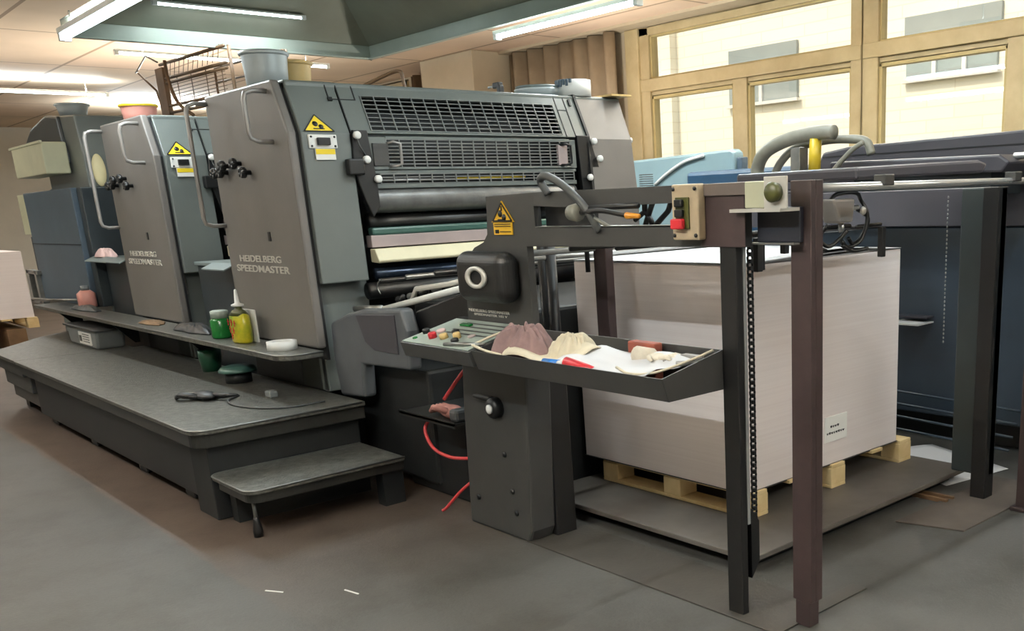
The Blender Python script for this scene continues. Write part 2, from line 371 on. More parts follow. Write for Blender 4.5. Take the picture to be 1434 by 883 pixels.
def window(name, x0, x1, muls, sill=SILL):
    """muls: verticals below the transom"""
    r = bpy.data.objects.new(name, None); C.objects.link(r); r.location = (x0, YW, sill); ORG[r.name] = Vector((x0, YW, sill)); r['kind'] = 'structure'
    z0, z1 = sill, 3.36; t0, t1 = 2.70, 2.83
    f = MB(); y0, y1 = YW-.03, YW+.12
    f.box(x0, x0+.16, y0, y1, z0, z1); f.box(x1-.12, x1, y0, y1, z0, z1); f.box(x0, x1, y0, y1, z1-.08, z1); f.box(x0, x1, y0, y1, z0, z0+.08)
    f.box(x0, x1, y0-.01, y1, t0, t1)
    f.box(x0+.05, x1-.05, y0+.03, y1-.03, t0-.06, t0)
    fr = f.build('window_frame', M_alu, r, bev=0.008)
    for i, (a, b_) in enumerate(muls):
        g = MB(); g.box(a, b_, y0+.01, y1-.01, z0+.06, t0); g.build('mullion', M_alu, r, bev=0.006)
    xs = [x0+.16]+[v for ab in muls for v in ab]+[x1-.12]
    def sash(a, b_, c, d, w_=.035):
        q = MB(); ya, yb2 = YW+.0, YW+.075
        q.box(a, a+w_, ya, yb2, c, d); q.box(b_-w_, b_, ya, yb2, c, d); q.box(a, b_, ya, yb2, c, c+w_); q.box(a, b_, ya, yb2, d-w_, d)
        q.build('sash', M_sash, r, bev=0.006)
    B(x0+.16, x1-.12, YW+.045, YW+.051, t1, z1-.08).build('window_pane', M_glass, r)
    sash(x0+.155, x1-.115, t1-.005, z1-.075, .022)
    for k in range(0, len(xs)-1, 2):
        B(xs[k], xs[k+1], YW+.045, YW+.051, z0+.08, t0).build('window_pane', M_glass, r)
        sash(xs[k]-.005, xs[k+1]+.005, z0+.075, t0-.05)
    return r
window('window_1', -8.52, -5.52, [(-7.12, -6.93)])
window('window_2', -5.50, -2.50, [(-4.09, -3.90)])
window('window_3', -2.48, -0.62, [])
window('window_4', -22.6, -18.2, [(-20.5, -20.3)])
window('window_5', -18.1, -13.6, [(-15.9, -15.7)])
B(-8.72, -8.50, YW-.06, YW+.1, SILL, 3.37).build('trim_3', M_alu, kind='structure', bev=0.012)

# outside
B(-45, 25, 8.2, 60, -0.4, -0.15).build('ground', M_ground, kind='structure')
fb = empty('office_building', (-12, 16, -0.15), 'sunlit pale tiled building across the yard seen through the windows', 'building')
B(-40, 18, 16, 24, -0.2, 7.5).build('facade_wall', M_facade, fb)
B(-40, 18, 15.8, 16, 5.6, 5.75).build('ledge', M_facade, fb)
B(-16.4, -16.1, 15.8, 16, -0.2, 7.5).build('pilaster', M_facade, fb)
for x0, x1, z0, z1, n in ((-14.5, -12.7, 3.36, 3.82, 2), (-14.5, -12.7, 4.14, 4.42, 1), (-10.2, -8.45, 3.42, 3.85, 3), (-10.25, -8.4, 4.15, 4.46, 1),
                          (-5.6, -3.8, 3.4, 3.85, 3), (-20.3, -18.4, 3.4, 3.85, 2), (-26.5, -24.5, 3.4, 3.85, 2)):
    g = B(x0, x1, 15.93, 16.02, z0, z1).build('window', M_facglass, fb)
    q = MB(); q.box(x0-.06, x1+.06, 15.86, 15.96, z0-.06, z0); 
    for k in range(1, n): q.box(x0+(x1-x0)*k/n-.04, x0+(x1-x0)*k/n+.04, 15.88, 15.94, z0, z1)
    q.build('window_bars', M_white, g)

# curtain, dark doorway hanging
def curtain(x0, x1, y, z0, z1, folds, m, label, amp=0.05):
    mb = MB()
    n = folds*12
    def f(u, v):
        return (x0+(x1-x0)*u, y+amp*math.sin(u*folds*2*PI)+amp*.5*math.sin(u*folds*5.3+1), z0+(z1-z0)*v)
    mb.grid(f, n, 4)
    return tag(mb.build('curtain', m, solid=0.01), label, 'curtain')
curtain(-10.8, -8.75, 7.72, 0.05, 3.36, 7, M_curtain, 'brown pleated curtain hanging on the wall left of the big windows')
curtain(-13.2, -12.15, 7.7, 0.05, 3.36, 5, M_brown, 'dark brown curtain hanging in the corner left of the beige pilaster', amp=0.03)

# ================================================================== HOOD AND LAMPS
hd = empty('extraction_hood', (-5.5, 3.5, 2.9), 'large grey sheet metal hood hanging from the ceiling above the press', 'hood')
hx0, hx1, hy0, hy1, hz = -8.95, -1.2, 2.28, 4.83, 2.9
t = 0.02; zb = hz+.12
mb = MB(); mb.box(hx0, hx0+t, hy0, hy1, hz, zb); mb.box(hx0, hx1, hy0, hy0+t, hz, zb); mb.box(hx0, hx1, hy1-t, hy1, hz, zb); mb.box(hx1-t, hx1, hy0, hy1, hz, zb)
mb.box(hx0, hx0+.05, hy0, hy1, hz, hz+.015); mb.box(hx0, hx1, hy1-.05, hy1, hz, hz+.015); mb.box(hx0, hx1, hy0, hy0+.05, hz, hz+.015)
mb.build('rim_band', M_hood, hd, bev=0.004)
ix0, ix1, iy0, iy1, iz = -8.3, -1.9, 2.85, 4.25, 3.36
for nm, q in (('canopy_panel', [(hx0, hy0), (hx0, hy1), (ix0, iy1), (ix0, iy0)]), ('canopy_panel', [(hx1, hy0), (hx1, hy1), (ix1, iy1), (ix1, iy0)]),
              ('canopy_panel', [(hx0, hy0), (hx1, hy0), (ix1, iy0), (ix0, iy0)]), ('canopy_panel', [(hx0, hy1), (hx1, hy1), (ix1, iy1), (ix0, iy1)])):
    mb = MB(); mb._add([(q[0][0], q[0][1], zb), (q[1][0], q[1][1], zb), (q[2][0], q[2][1], iz), (q[3][0], q[3][1], iz)], [(0, 1, 2, 3)])
    mb.build(nm, M_hoodin, hd, solid=0.012)
B(ix0-.02, ix1+.02, iy0-.02, iy1+.02, iz, iz+.03).build('top_plate', M_hoodin, hd)

def tube_lamp(p0, p1, label, w=0.035, rods=None, watts=LAMP_W, group=None, up=0):
    p0 = Vector(p0); p1 = Vector(p1); r = empty('tube_light', (p0+p1)/2, label, 'lamp', group)
    d = (p1-p0); L = d.length; d.normalize(); side = d.cross(Vector((0, 0, 1))).normalized()
    mb = MB()
    z = Vector((0, 0, 1))
    def bx(a, b, s0, s1, z0, z1):
        return [a+side*s0+z*z0, a+side*s1+z*z0, b+side*s0+z*z0, b+side*s1+z*z0, a+side*s0+z*z1, a+side*s1+z*z1, b+side*s0+z*z1, b+side*s1+z*z1]
    F = [(0, 1, 3, 2), (4, 6, 7, 5), (0, 4, 5, 1), (2, 3, 7, 6), (0, 2, 6, 4), (1, 5, 7, 3)]
    mb._add(bx(p0, p1, -w*1.3, w*1.3, w*.5, w*1.6), F); mb._add(bx(p0, p0+d*.04, -w*1.2, w*1.2, -w, w), F); mb._add(bx(p1-d*.04, p1, -w*1.2, w*1.2, -w, w), F)
    mb.build('housing', M_fixture, r, bev=0.004)
    MB().tube([p0+d*.04, p1-d*.04], w*.75, 12).build('tube', M_tube, r)
    if rods:
        for k in (0.12, 0.88):
            q = p0.lerp(p1, k); MB().tube([q+z*w*1.5, Vector((q.x, q.y, rods))], 0.006, 6).build('hanger', M_steel, r)
    ld = bpy.data.lights.new('tube_lamp_light', 'AREA'); ld.shape = 'RECTANGLE'; ld.size = L*.96; ld.size_y = w*1.4; ld.energy = watts; ld.color = (0.88, 0.97, 1.0)
    lo = bpy.data.objects.new('lamp_glow', ld); C.objects.link(lo); lo.parent = r
    lo.location = Vector((0, 0, -w*.95)); lo.rotation_euler = (0, 0, math.atan2(d.y, d.x))
    if up:
        l2 = ld.copy(); l2.energy = watts*up; l2.size_y = w*1.2
        lu = bpy.data.objects.new('lamp_glow', l2); C.objects.link(lu); lu.parent = r
        lu.location = Vector((0, 0, w*1.75)); lu.rotation_euler = (PI, 0, -math.atan2(d.y, d.x))
    return r
tube_lamp((-8.75, 2.235, 2.875), (-6.7, 2.235, 2.875), 'thick bright tube light along the near lower edge of the ceiling hood', 0.034, 3.02, 45, up=0.5)
tube_lamp((-7.04, 4.93, 2.86), (-5.3, 4.93, 2.86), 'tube light along the window-side rim of the ceiling hood', 0.026, None, 50, up=2.6)
tube_lamp((-8.62, 2.85, 3.15), (-8.62, 4.08, 3.15), 'tube light inside the hood on its left sloping panel', 0.014, 3.2, 14, up=0)
tube_lamp((-11.8, 3.45, 3.22), (-11.8, 5.8, 3.22), 'tube light under the ceiling just left of the hood, above the wire rack', 0.022, 3.4, 50, up=1.6)
tube_lamp((-15.8, 2.2, 3.22), (-15.8, 4.45, 3.22), 'tube light under the ceiling at the far left of the hall', 0.022, 3.4, 50, up=1.6)
# added tube lights out of view, brightening the hall, press and paper
for a, b_, wt, lab in (((-3.4, -0.2, 2.95), (-1.2, -0.2, 2.95), 104, 'added suspended fill tube light in the aisle nearest behind the camera'),
                       ((-8.4, -0.2, 2.95), (-6.2, -0.2, 2.95), 38, 'added suspended fill tube light in the aisle facing the middle press unit'),
                       ((-13.4, -0.2, 2.95), (-11.2, -0.2, 2.95), 38, 'added suspended fill tube light in the aisle facing the feeder end'),
                       ((1.2, 1.6, 2.95), (1.2, 3.8, 2.95), 58, 'added suspended fill tube light right of the camera near the delivery end'),
                       ((1.2, 4.6, 2.95), (1.2, 6.8, 2.95), 50, 'added suspended fill tube light right of the camera near the window wall'),
                       ((-18.4, 5.2, 2.95), (-18.4, 7.2, 2.95), 90, 'added suspended fill tube light in the far corner behind the feeder'),
                       ((-5.5, 6.3, 3.1), (-3.5, 6.3, 3.1), 30, 'added suspended fill tube light between the press and the window wall'),
                       ((-3.9, 2.7, 2.98), (-3.9, 4.5, 2.98), 44, 'added fill tube light hanging inside the hood above the paper stack'),
                       ((-2.0, 2.7, 2.98), (-2.0, 4.5, 2.98), 38, 'added fill tube light hanging inside the hood at its delivery end')):
    tube_lamp(a, b_, lab, 0.035, 3.36, wt, up=(8.0 if a[1] == 6.3 else 3.0 if a[0] < -3.95 or a[0] > 0 or a[1] < 0 else 0.5))

def uplighter(x, y, h, watts, label):  # added fill light kept out of view, lifts the ceiling and far walls
    r = empty('added_uplighter', (x, y, 0), label, 'lamp')
    MB().lathe((x, y, 0), [(0.16, 0), (0.16, .02), (0.03, .035)], 'z', 24).build('base', M_black, r)
    MB().tube([(x, y, 0.02), (x, y, h-.08)], 0.015, 10).build('pole', M_steel, r)
    MB().lathe((x, y, h-.09), [(0.03, 0), (0.15, .09), (0.145, .09), (0.025, .01)], 'z', 24, cap=False).build('bowl', M_fixture, r)
    ld = bpy.data.lights.new('fill_uplighter_light', 'AREA'); ld.shape = 'DISK'; ld.size = 0.24; ld.energy = watts; ld.color = (1.0, 0.95, 0.88)
    lo = bpy.data.objects.new('lamp_glow', ld); C.objects.link(lo); lo.parent = r; lo.location = (0, 0, h+.01); lo.rotation_euler = (PI, 0, 0)
uplighter(-8.0, 6.2, 1.7, 56, 'added fill light on a floor stand between the nearest press unit and the brown curtain')
uplighter(-12.7, 4.2, 1.75, 62, 'added fill light on a floor stand behind the feeder unit')
uplighter(-13.2, 0.9, 1.8, 24, 'added fill light on a floor stand in the aisle left of the feeder end')
uplighter(-1.0, 6.6, 1.7, 40, 'added fill light on a floor stand by the windows right of the neighbouring press')

# ================================================================== PRINTING UNITS
def slope_frame(p0, p1):
    """frame: x = along Y, y = down the slope, z = outward normal (+X side)"""
    a = Vector((0, 1, 0)); d = Vector((p1[0]-p0[0], 0, p1[1]-p0[1])).normalized(); n = a.cross(d).normalized()
    if n.x < 0: n = -n
    return Matrix(((a.x, d.x, n.x, p0[0]), (a.y, d.y, n.y, 0), (a.z, d.z, n.z, p0[1]), (0, 0, 0, 1)))
T_TOP, T_BEND, T_LOW = (-5.60, 2.255), (-5.465, 1.975), (-5.44, 0.50)
def grille(name, parent, xf, y0, y1, s0, s1, ny, ns, thick=0.008, bw=0.0065, frame=0.03, m=None):
    mb = MB(); mb.xf = xf
    for i in range(ny+1):
        y = y0+(y1-y0)*i/ny; mb.box(y-bw/2, y+bw/2, s0, s1, 0, thick)
    for j in range(ns+1):
        q = s0+(s1-s0)*j/ns; mb.box(y0, y1, q-bw*.42, q+bw*.42, -.002, thick-.003)
    return mb.build(name, m or M_guard, parent)
def printing_unit():
    r = empty('printing_unit', (-6.05, 3.65, 0), 'nearest grey press unit with dark grille, chrome handle and a big grey pail on top', 'printing press unit', 'grey press units in a row')
    # near cover: thick panel toward the aisle
    cov = [(-6.62, 2.26), (-5.615, 2.26), (-5.48, 1.975), (-5.458, 0.775), (-6.62, 0.775)]
    MB().prism(cov, 'y', 2.40, 2.452).build('near_cover', M_cover, r, bev=0.012)
    seam = [(-6.60, 2.24), (-5.63, 2.245), (-5.495, 1.97), (-5.475, 0.70), (-6.60, 0.70)]
    MB().prism(seam, 'y', 2.452, 2.470).build('cover_seam', M_seam, r)
    # body behind: core kept back from the guards
    core = [(-6.62, 2.20), (-5.78, 2.20), (-5.66, 1.9), (-5.62, 0.02), (-6.62, 0.02)]
    MB().prism(core, 'y', 2.47, 4.90).build('machine_core', M_dark, r)
    B(-6.62, -5.59, 2.47, 4.95, 2.20, 2.258).build('top_plate', M_press, r, bev=0.012)
    # near shoulder (face toward the delivery)
    sh = [(-5.9, 2.262), (-5.605, 2.262), (-5.465, 1.975), (-5.445, 1.14), (-5.9, 1.14)]
    MB().prism(sh, 'y', 2.47, 2.762).build('near_shoulder', M_press, r, bev=0.008)
    MB().prism([(-5.9, 1.14), (-5.56, 1.14), (-5.54, 0.5), (-5.9, 0.5)], 'y', 2.47, 2.80).build('lower_panel', M_press, r, bev=0.006)
    B(-5.60, -5.555, 2.47, 2.50, 0.5, 1.13).build('edge_strip', M_handle, r)
    # upper cowl with the slot guard
    xf = slope_frame(T_TOP, T_BEND); S = math.hypot(T_BEND[0]-T_TOP[0], T_BEND[1]-T_TOP[1])
    mb = MB(); mb.xf = xf
    g0, g1 = 2.90, 4.31; sa, sb = 0.075, S-0.015
    mb.box(2.765, g0, 0, S, -0.02, 0); mb.box(g1, 4.52, 0, S, -0.02, 0); mb.box(g0, g1, 0, sa, -0.02, 0); mb.box(g0, g1, sb, S, -0.02, 0)
    mb.build('upper_cowl', M_press, r)
    grille('upper_guard', r, xf, g0, g1, sa, sb, 17, 8)
    # hatch lines on the cowl and shoulder
    mb = MB(); mb.xf = xf
    mb.box(2.764, 2.77, 0, S, -.01, .004)
    for y in (2.70, 2.86): mb.box(y, y+.006, 0.0, .10, -.004, .004)
    mb.box(2.70, 2.866, .10, .104, -.004, .003)
    for y in (4.34, 4.42): mb.box(y, y+.007, 0.0, S, -.004, .003)
    mb.box(4.345, 4.42, .11, .115, -.004, .003)
    mb.box(2.695, 2.72, .095, .115, 0, .012); mb.box(4.46, 4.475, 0.03, .08, 0, .01)
    mb.build('hatch_seams', M_seam, r)
    # middle guard (swing-up) in a frame, with two handles
    X0 = -5.468
    xv = slope_frame((-5.468, 1.955), (-5.462, 1.76)); hgt = 0.185
    mb = MB(); mb.xf = xv
    mb.box(2.86, 2.98, 0, hgt, -.012, 0.004); mb.box(4.36, 4.41, 0, hgt, -.012, 0.004); mb.box(2.98, 4.36, -.004, .012, -.012, .006); mb.box(2.98, 4.36, hgt-.012, hgt, -.012, .006)
    mb.build('guard_frame', M_press, r, bev=0.003)
    grille('middle_guard', r, xv, 2.98, 4.36, .012, hgt-.012, 16, 8)
    for y in (2.985, 4.27):
        MB().tube([(-5.46, y, 1.92), (-5.42, y+.02, 1.925), (-5.415, y+.06, 1.915), (-5.415, y+.06, 1.80), (-5.42, y+.02, 1.788), (-5.46, y, 1.79)], 0.009, 8).build('guard_handle', M_blk if y > 4 else M_handle, r)
        B(-5.475, -5.45, y-.10 if y < 4 else y-.02, y if y < 4 else y+.06, 1.79, 1.92).build('handle_plate', M_frame if y < 4 else M_pinkgrey, r, bev=0.004)
    # lower slim guard
    mb = MB(); mb.box(-5.478, -5.46, 2.88, 4.40, 1.665, 1.69); mb.box(-5.478, -5.46, 2.88, 4.40, 1.748, 1.765)
    mb.build('lower_guard_frame', M_press, r)
    xg = slope_frame((-5.465, 1.745), (-5.465, 1.69))
    grille('lower_guard', r, xg, 2.92, 4.38, 0, .055, 17, 3)
    MB().tube([(-5.50, 2.9, 1.713), (-5.50, 3.45, 1.713)], 0.008, 8).build('spray_rod', M_chrome, r)
    MB().tube([(-5.50, 3.45, 1.713), (-5.50, 3.99, 1.719)], 0.009, 8).build('spray_rod', M_amber, r)['label'] = 'yellow end of the spray rod'
    # roller, black gap, green bar, panels
    MB().lathe((-5.53, 2.86, 1.60), [(0.02, -.03), (0.02, 0), (0.075, 0), (0.078, .03), (0.078, 1.51), (0.075, 1.54), (0.02, 1.54)], 'y', 32).build('plate_roller', M_roll, r)
    MB().lathe((-5.58, 2.86, 1.47), [(0.05, 0), (0.05, 1.55)], 'y', 24).build('dark_roller', M_black, r)
    B(-5.53, -5.47, 2.83, 4.45, 1.395, 1.44).build('green_bar', M_green, r, bev=0.012)
    B(-5.54, -5.475, 2.82, 4.45, 1.325, 1.395).build('inner_panel', M_pinkgrey, r, bev=0.004)
    mb = MB(); mb.prism([(-5.50, 1.318), (-5.44, 1.318), (-5.40, 1.25), (-5.41, 1.235), (-5.50, 1.24)], 'y', 2.815, 4.42)
    mb.build('cream_guard', M_cream, r, bev=0.006)
    MB().lathe((-5.50, 2.83, 1.17), [(0.035, 0), (0.035, 1.6)], 'y', 20).build('blue_cylinder', mat_blue_cyl, r)
    MB().lathe((-5.46, 2.75, 1.075), [(0.05, 0), (0.05, 1.7)], 'y', 20).build('black_cylinder', M_black, r)
    # end brackets, black, with white caps
    MB().prism([(2.77, 1.99), (2.86, 1.99), (2.89, 1.70), (2.89, 1.56), (2.84, 1.50), (2.80, 1.60), (2.755, 1.76), (2.755, 1.84)], 'x', -5.49, -5.445).build('guard_bracket', M_blk, r, bev=0.006)
    MB().prism([(4.42, 1.985), (4.53, 1.985), (4.66, 1.64), (4.45, 1.62)], 'x', -5.49, -5.452).build('guard_bracket', M_blk, r, bev=0.005)
    B(-5.455, -5.40, 2.70, 2.80, 1.74, 1.83).build('latch_block', M_blk, r, bev=0.01)
    for y, z in ((2.785, 1.96), (2.828, 1.826), (2.886, 1.717), (4.555, 1.945), (4.60, 1.83), (4.50, 1.705)):
        MB().lathe((-5.45, y, z), [(0.014, 0), (0.022, .012), (0.022, .03), (0.016, .036)], 'x', 16).build('white_cap', M_white, r)
    MB().tube(spline([(-5.44, 2.785, 1.95), (-5.42, 2.79, 1.90), (-5.44, 2.83, 1.85)], 6), 0.005, 6).build('cable', M_cable, r)
    # far cover
    far = [(-6.60, 2.262), (-5.60, 2.262), (-5.475, 1.965), (-5.425, 1.55), (-5.44, 0.5), (-6.60, 0.5)]
    MB().prism([(-6.58, 2.266), (-5.592, 2.266), (-5.452, 1.98), (-5.425, 1.56), (-6.58, 1.56)], 'y', 4.515, 4.535).build('cover_seam', M_seam, r)
    MB().prism(far, 'y', 4.535, 4.95).build('far_cover', M_cover, r, bev=0.012)
    B(-5.9, -5.50, 4.80, 4.99, 2.262, 2.275).build('cover_lip', M_canbeige, r)
    MB().tube([(-5.505, 4.94, 1.96), (-5.50, 4.968, 1.962)], 0.02, 10).build('white_cap', M_white, r)
    # warning sign, switch plate and label
    mb = MB(); mb.xf = xf
    yc = 2.58; top, bot = S-.105, S-.004
    mb.prism([(yc, top), (yc-.088, bot), (yc+.088, bot)], 'z', 0.0005, 0.004)
    sg = mb.build('warning_sign', M_yellow, r)
    mb = MB(); mb.xf = xf
    for a, b_ in (((yc, top), (yc-.088, bot)), ((yc-.088, bot), (yc+.088, bot)), ((yc+.088, bot), (yc, top))):
        dx, dy = b_[0]-a[0], b_[1]-a[1]; L = math.hypot(dx, dy); nx, ny = -dy/L*.0035, dx/L*.0035
        mb.prism([(a[0]+nx, a[1]+ny), (b_[0]+nx, b_[1]+ny), (b_[0]-nx, b_[1]-ny), (a[0]-nx, a[1]-ny)], 'z', 0.004, 0.0055)
    mb.lathe((yc-.012, bot-.045, .004), [(.016, 0), (.016, .0015)], 'z', 14); mb.lathe((yc+.018, bot-.028, .004), [(.014, 0), (.014, .0015)], 'z', 14)
    mb.box(yc-.03, yc+.035, bot-.018, bot-.012, .004, .0055)
    mb.build('sign_symbol', M_blk, sg)
    sp = B(-5.466, -5.452, 2.505, 2.672, 1.888, 1.962).build('switch_plate', M_white, r, bev=0.004)
    B(-5.452, -5.432, 2.55, 2.625, 1.905, 1.945).build('switch', M_blk, sp, bev=0.004)
    mb = MB()
    for y in (2.52, 2.657):
        for z in (1.90, 1.95): mb.lathe((-5.452, y, z), [(.006, 0), (.006, .004)], 'x', 8)
    mb.build('screw', M_blk, sp)
    lb = B(-5.458, -5.449, 2.535, 2.652, 1.826, 1.886).build('label_plate', M_white, r)
    B(-5.450, -5.447, 2.537, 2.650, 1.856, 1.884).build('label_band', M_yellow, lb)
    # handles on the near cover
    def grab(x, zt, zb_, nm):
        y = 2.27
        MB().tube([(x, 2.40, zt), (x, y+.05, zt), (x, y+.01, zt-.015), (x, y, zt-.05), (x, y, zb_+.05), (x, y+.01, zb_+.015), (x, y+.05, zb_), (x, 2.40, zb_)], 0.0135, 10).build(nm, M_handle, r)
    grab(-5.68, 2.205, 1.935, 'grab_handle'); grab(-6.585, 2.215, 1.48, 'long_handle')
    # knobs
    for x, z in ((-6.514, 1.798), (-6.37, 1.836), (-6.19, 1.842), (-6.06, 1.785), (-6.42, 1.80)):
        mb = MB(); pr = []
        mb.lathe((x, 2.40, z), [(.014, 0), (.014, -.03), (.03, -.032), (.034, -.045), (.030, -.06)], 'y', 10)
        for k in range(5):
            a = k*2*PI/5; mb.lathe((x+.028*math.cos(a), 2.36, z+.022*math.sin(a)), [(.012, 0), (.012, -.022)], 'y', 8)
        mb.build('star_knob', M_blk, r)
    MB().lathe((-5.92, 2.40, 1.41), [(.012, 0), (.012, -.004)], 'y', 12).build('key_slot', M_blk, r)
    B(-5.935, -5.90, 2.394, 2.40, 1.385, 1.44).build('key_slot', M_blk, r, bev=0.003)
    lettering('badge_lettering', [('HEIDELBERG', (-6.43, -5.80, 1.258, 1.298)), ('SPEEDMASTER', (-6.50, -5.70, 1.196, 1.238))], M_letter, r, ('near', 2.40), 0.004)
    return r
mat_blue_cyl = mat('blued_cylinder', (46, 58, 76), 0.25, 0.7, 0.1, 5)
u1 = printing_unit()
u2 = copy_tree(u1); u2.location.x -= 2.28
u2['label'] = 'middle grey press unit between the nearest unit and the blue feeder cabinet'

# bridges between the units
def bridge(x0, x1, label, ledge):
    r = empty('connecting_bridge', ((x0+x1)/2, 3.6, 0), label, 'machine housing')
    B(x0, x1, 2.52, 4.8, 0.02, 1.20).build('housing', M_pressd, r, bev=0.01)
    B(x0, x1, 2.50, 4.8, 1.20, 1.225).build('cap_plate', M_bridge, r, bev=0.004)
    MB().prism([(2.50, 1.225), (2.44, 1.235), (2.36, 1.20), (2.36, 1.192), (2.44, 1.226), (2.50, 1.21)], 'x', ledge[0], ledge[1]).build('folded_ledge', M_bridge, r)
    return r
bridge(-7.60, -6.63, 'low grey housing with folded ledge linking the nearest and middle press units', (-7.05, -6.64))
bridge(-9.955, -8.91, 'low grey housing linking the middle press unit and the feeder', (-9.95, -8.92))

# feeder unit
fu = empty('feeder_unit', (-11.0, 3.6, 0), 'tall grey feeder unit at the far end of the press with blue cabinet', 'printing press unit')
MB().prism([(-11.3, 2.36), (-11.0, 2.50), (-10.05, 2.44), (-9.98, 2.1), (-9.98, 0.02), (-11.9, 0.02), (-11.9, 1.8), (-11.3, 1.86)], 'y', 2.52, 4.9).build('body', M_press, fu, bev=0.015)
MB().prism([(-11.9, 2.28), (-11.55, 2.42), (-10.9, 2.50), (-10.5, 2.46), (-10.42, 2.05), (-11.9, 2.05)], 'y', 2.49, 2.9).build('hood', M_pressd, fu, bev=0.02)
cb = B(-11.95, -10.12, 2.40, 2.60, 0.77, 1.83).build('cabinet', M_blue, fu, bev=0.01)
B(-11.95, -10.12, 2.393, 2.40, 1.33, 1.336).build('door_seam', M_seam, cb)
B(-10.10, -9.965, 2.44, 2.80, 0.78, 1.83).build('corner_column', M_pressd, fu, bev=0.01)
bx = B(-11.55, -10.38, 2.30, 2.50, 1.96, 2.235).build('switch_box', M_pale, fu, bev=0.012)
B(-11.6, -10.36, 2.29, 2.31, 2.225, 2.245).build('box_lid', M_pale, bx)
B(-12.32, -11.97, 2.42, 2.46, 1.42, 1.82).build('side_board', M_pale, fu, bev=0.004)
B(-12.2, -11.9, 2.44, 2.6, 0.9, 1.40).build('side_arm', M_blk, fu, bev=0.01)
mb = MB(); mb.box(-12.35, -11.85, 2.36, 2.42, 1.02, 1.06); mb.box(-12.35, -12.25, 2.36, 2.42, 0.72, 1.06); mb.box(-12.0, -11.92, 2.36, 2.42, 0.72, 1.06); mb.box(-12.35, -11.85, 2.36, 2.42, 0.72, 0.75)
mb.build('guide_bracket', M_steel, fu, bev=0.004)
MB().tube([(-12.3, 2.36, 0.76), (-11.2, 2.30, 0.80), (-10.4, 2.36, 0.83)], 0.012, 8).build('guide_rod', M_steel, fu)
MB().ball((-9.97, 2.62, 1.97), 0.03, 0.055, 0.14, 12).build('oval_lid', M_oval, fu)

# ================================================================== FOOTBOARDS
def rounded(x0, x1, y0, y1, r, corners=('x1y0',), n=6):
    pts = []
    for cx, cy, key, a0 in ((x0, y0, 'x0y0', 180), (x1, y0, 'x1y0', 270), (x1, y1, 'x1y1', 0), (x0, y1, 'x0y1', 90)):
        if key in corners:
            ox = cx+(r if cx == x0 else -r); oy = cy+(r if cy == y0 else -r)
            for k in range(n+1):
                a = math.radians(a0+90*k/n); pts.append((ox+r*math.cos(a), oy+r*math.sin(a)))
        else: pts.append((cx, cy))
    return pts
r = empty('tread_shelf', (-8, 2.28, 0.5), 'long narrow worn metal shelf running along the foot of the press units', 'shelf')
sh_ = rounded(-11.2, -5.40, 2.15, 2.40, 0.12)
MB().prism(sh_, 'z', 0.735, 0.770).build('board', M_tread, r, bev=0.006)
MB().tube([(-11.2, 2.15, .765)]+[(x, y, .765) for x, y in sh_[1:8]]+[(-5.40, 2.40, .765)], 0.005, 6).build('worn_nosing', M_steel, r)
for x in (-10.6, -8.9, -7.1): MB().prism([(2.40, 0.735), (2.2, 0.735), (2.36, 0.55), (2.40, 0.55)], 'x', x-.01, x+.01).build('bracket', M_black, r)
r = empty('platform', (-7.1, 2.0, 0), 'dark raised walkway platform with worn tread plate top in front of the press', 'platform')
MB().prism(rounded(-9.02, -5.08, 1.52, 2.46, 0.10), 'z', 0.475, 0.502).build('tread_plate', M_tread, r, bev=0.006)
MB().tube([(-9.02, 1.52, .497)]+[(x, y, .497) for x, y in rounded(-9.02, -5.08, 1.52, 2.44, 0.10)[1:8]]+[(-5.08, 2.44, .497)], 0.0055, 6).build('worn_nosing', M_steel, r)
MB().prism(rounded(-9.02, -5.10, 1.54, 2.46, 0.10), 'z', 0.40, 0.475).build('edge_rail', M_treadedge, r, bev=0.004)
B(-8.95, -5.42, 1.61, 2.46, 0.075, 0.40).build('body', M_platblack, r, bev=0.01)
B(-5.42, -5.15, 1.60, 2.44, 0.0, 0.40).build('end_box', M_dark, r, bev=0.006)
for x in (-8.8, -7.7, -6.6, -5.75): B(x-.08, x+.08, 1.66, 1.86, 0, 0.08).build('foot', M_black, r, bev=0.01)
r = empty('side_step', (-4.9, 2.0, 0), 'low metal step with rounded corner beside the end of the walkway platform', 'step')
MB().prism(rounded(-5.13, -4.62, 1.58, 2.42, 0.07, ('x1y0', 'x0y0')), 'z', 0.238, 0.262).build('tread_plate', M_tread, r, bev=0.005)
MB().tube([(-5.13, 2.42, .258)]+[(x, y, .258) for x, y in rounded(-5.13, -4.62, 1.58, 2.42, 0.07, ('x1y0', 'x0y0'))[:14]]+[(-4.62, 2.42, .258)], 0.005, 6).build('worn_nosing', M_steel, r)
MB().prism(rounded(-5.11, -4.64, 1.60, 2.42, 0.07, ('x1y0', 'x0y0')), 'z', 0.19, 0.238).build('edge_rail', M_treadedge, r)
MB().tube([(-4.72, 1.64, 0.19), (-4.72, 1.64, 0.08)], 0.010, 10).build('leg', M_steel, r)
MB().lathe((-4.72, 1.64, 0), [(0.022, 0), (0.024, .03), (0.016, .085), (0.012, .10)], 'z', 14).build('rubber_foot', M_blk, r)
B(-5.10, -5.02, 1.66, 2.4, 0.0, 0.19).build('side_plate', M_dark, r)
B(-4.74, -4.66, 2.30, 2.42, 0.0, 0.19).build('side_plate', M_dark, r)
r = empty('feeder_deck', (-10.4, 2.0, 0), 'grey walkway deck beyond the platform seam at the feeder end with boards on its side', 'platform')
MB().prism([(-9.04, 1.52), (-9.04, 2.38), (-11.05, 2.38), (-10.8, 2.09), (-10.1, 1.64), (-10.0, 1.52)], 'z', 0.475, 0.50).build('deck_plate', M_tread, r, bev=0.004)
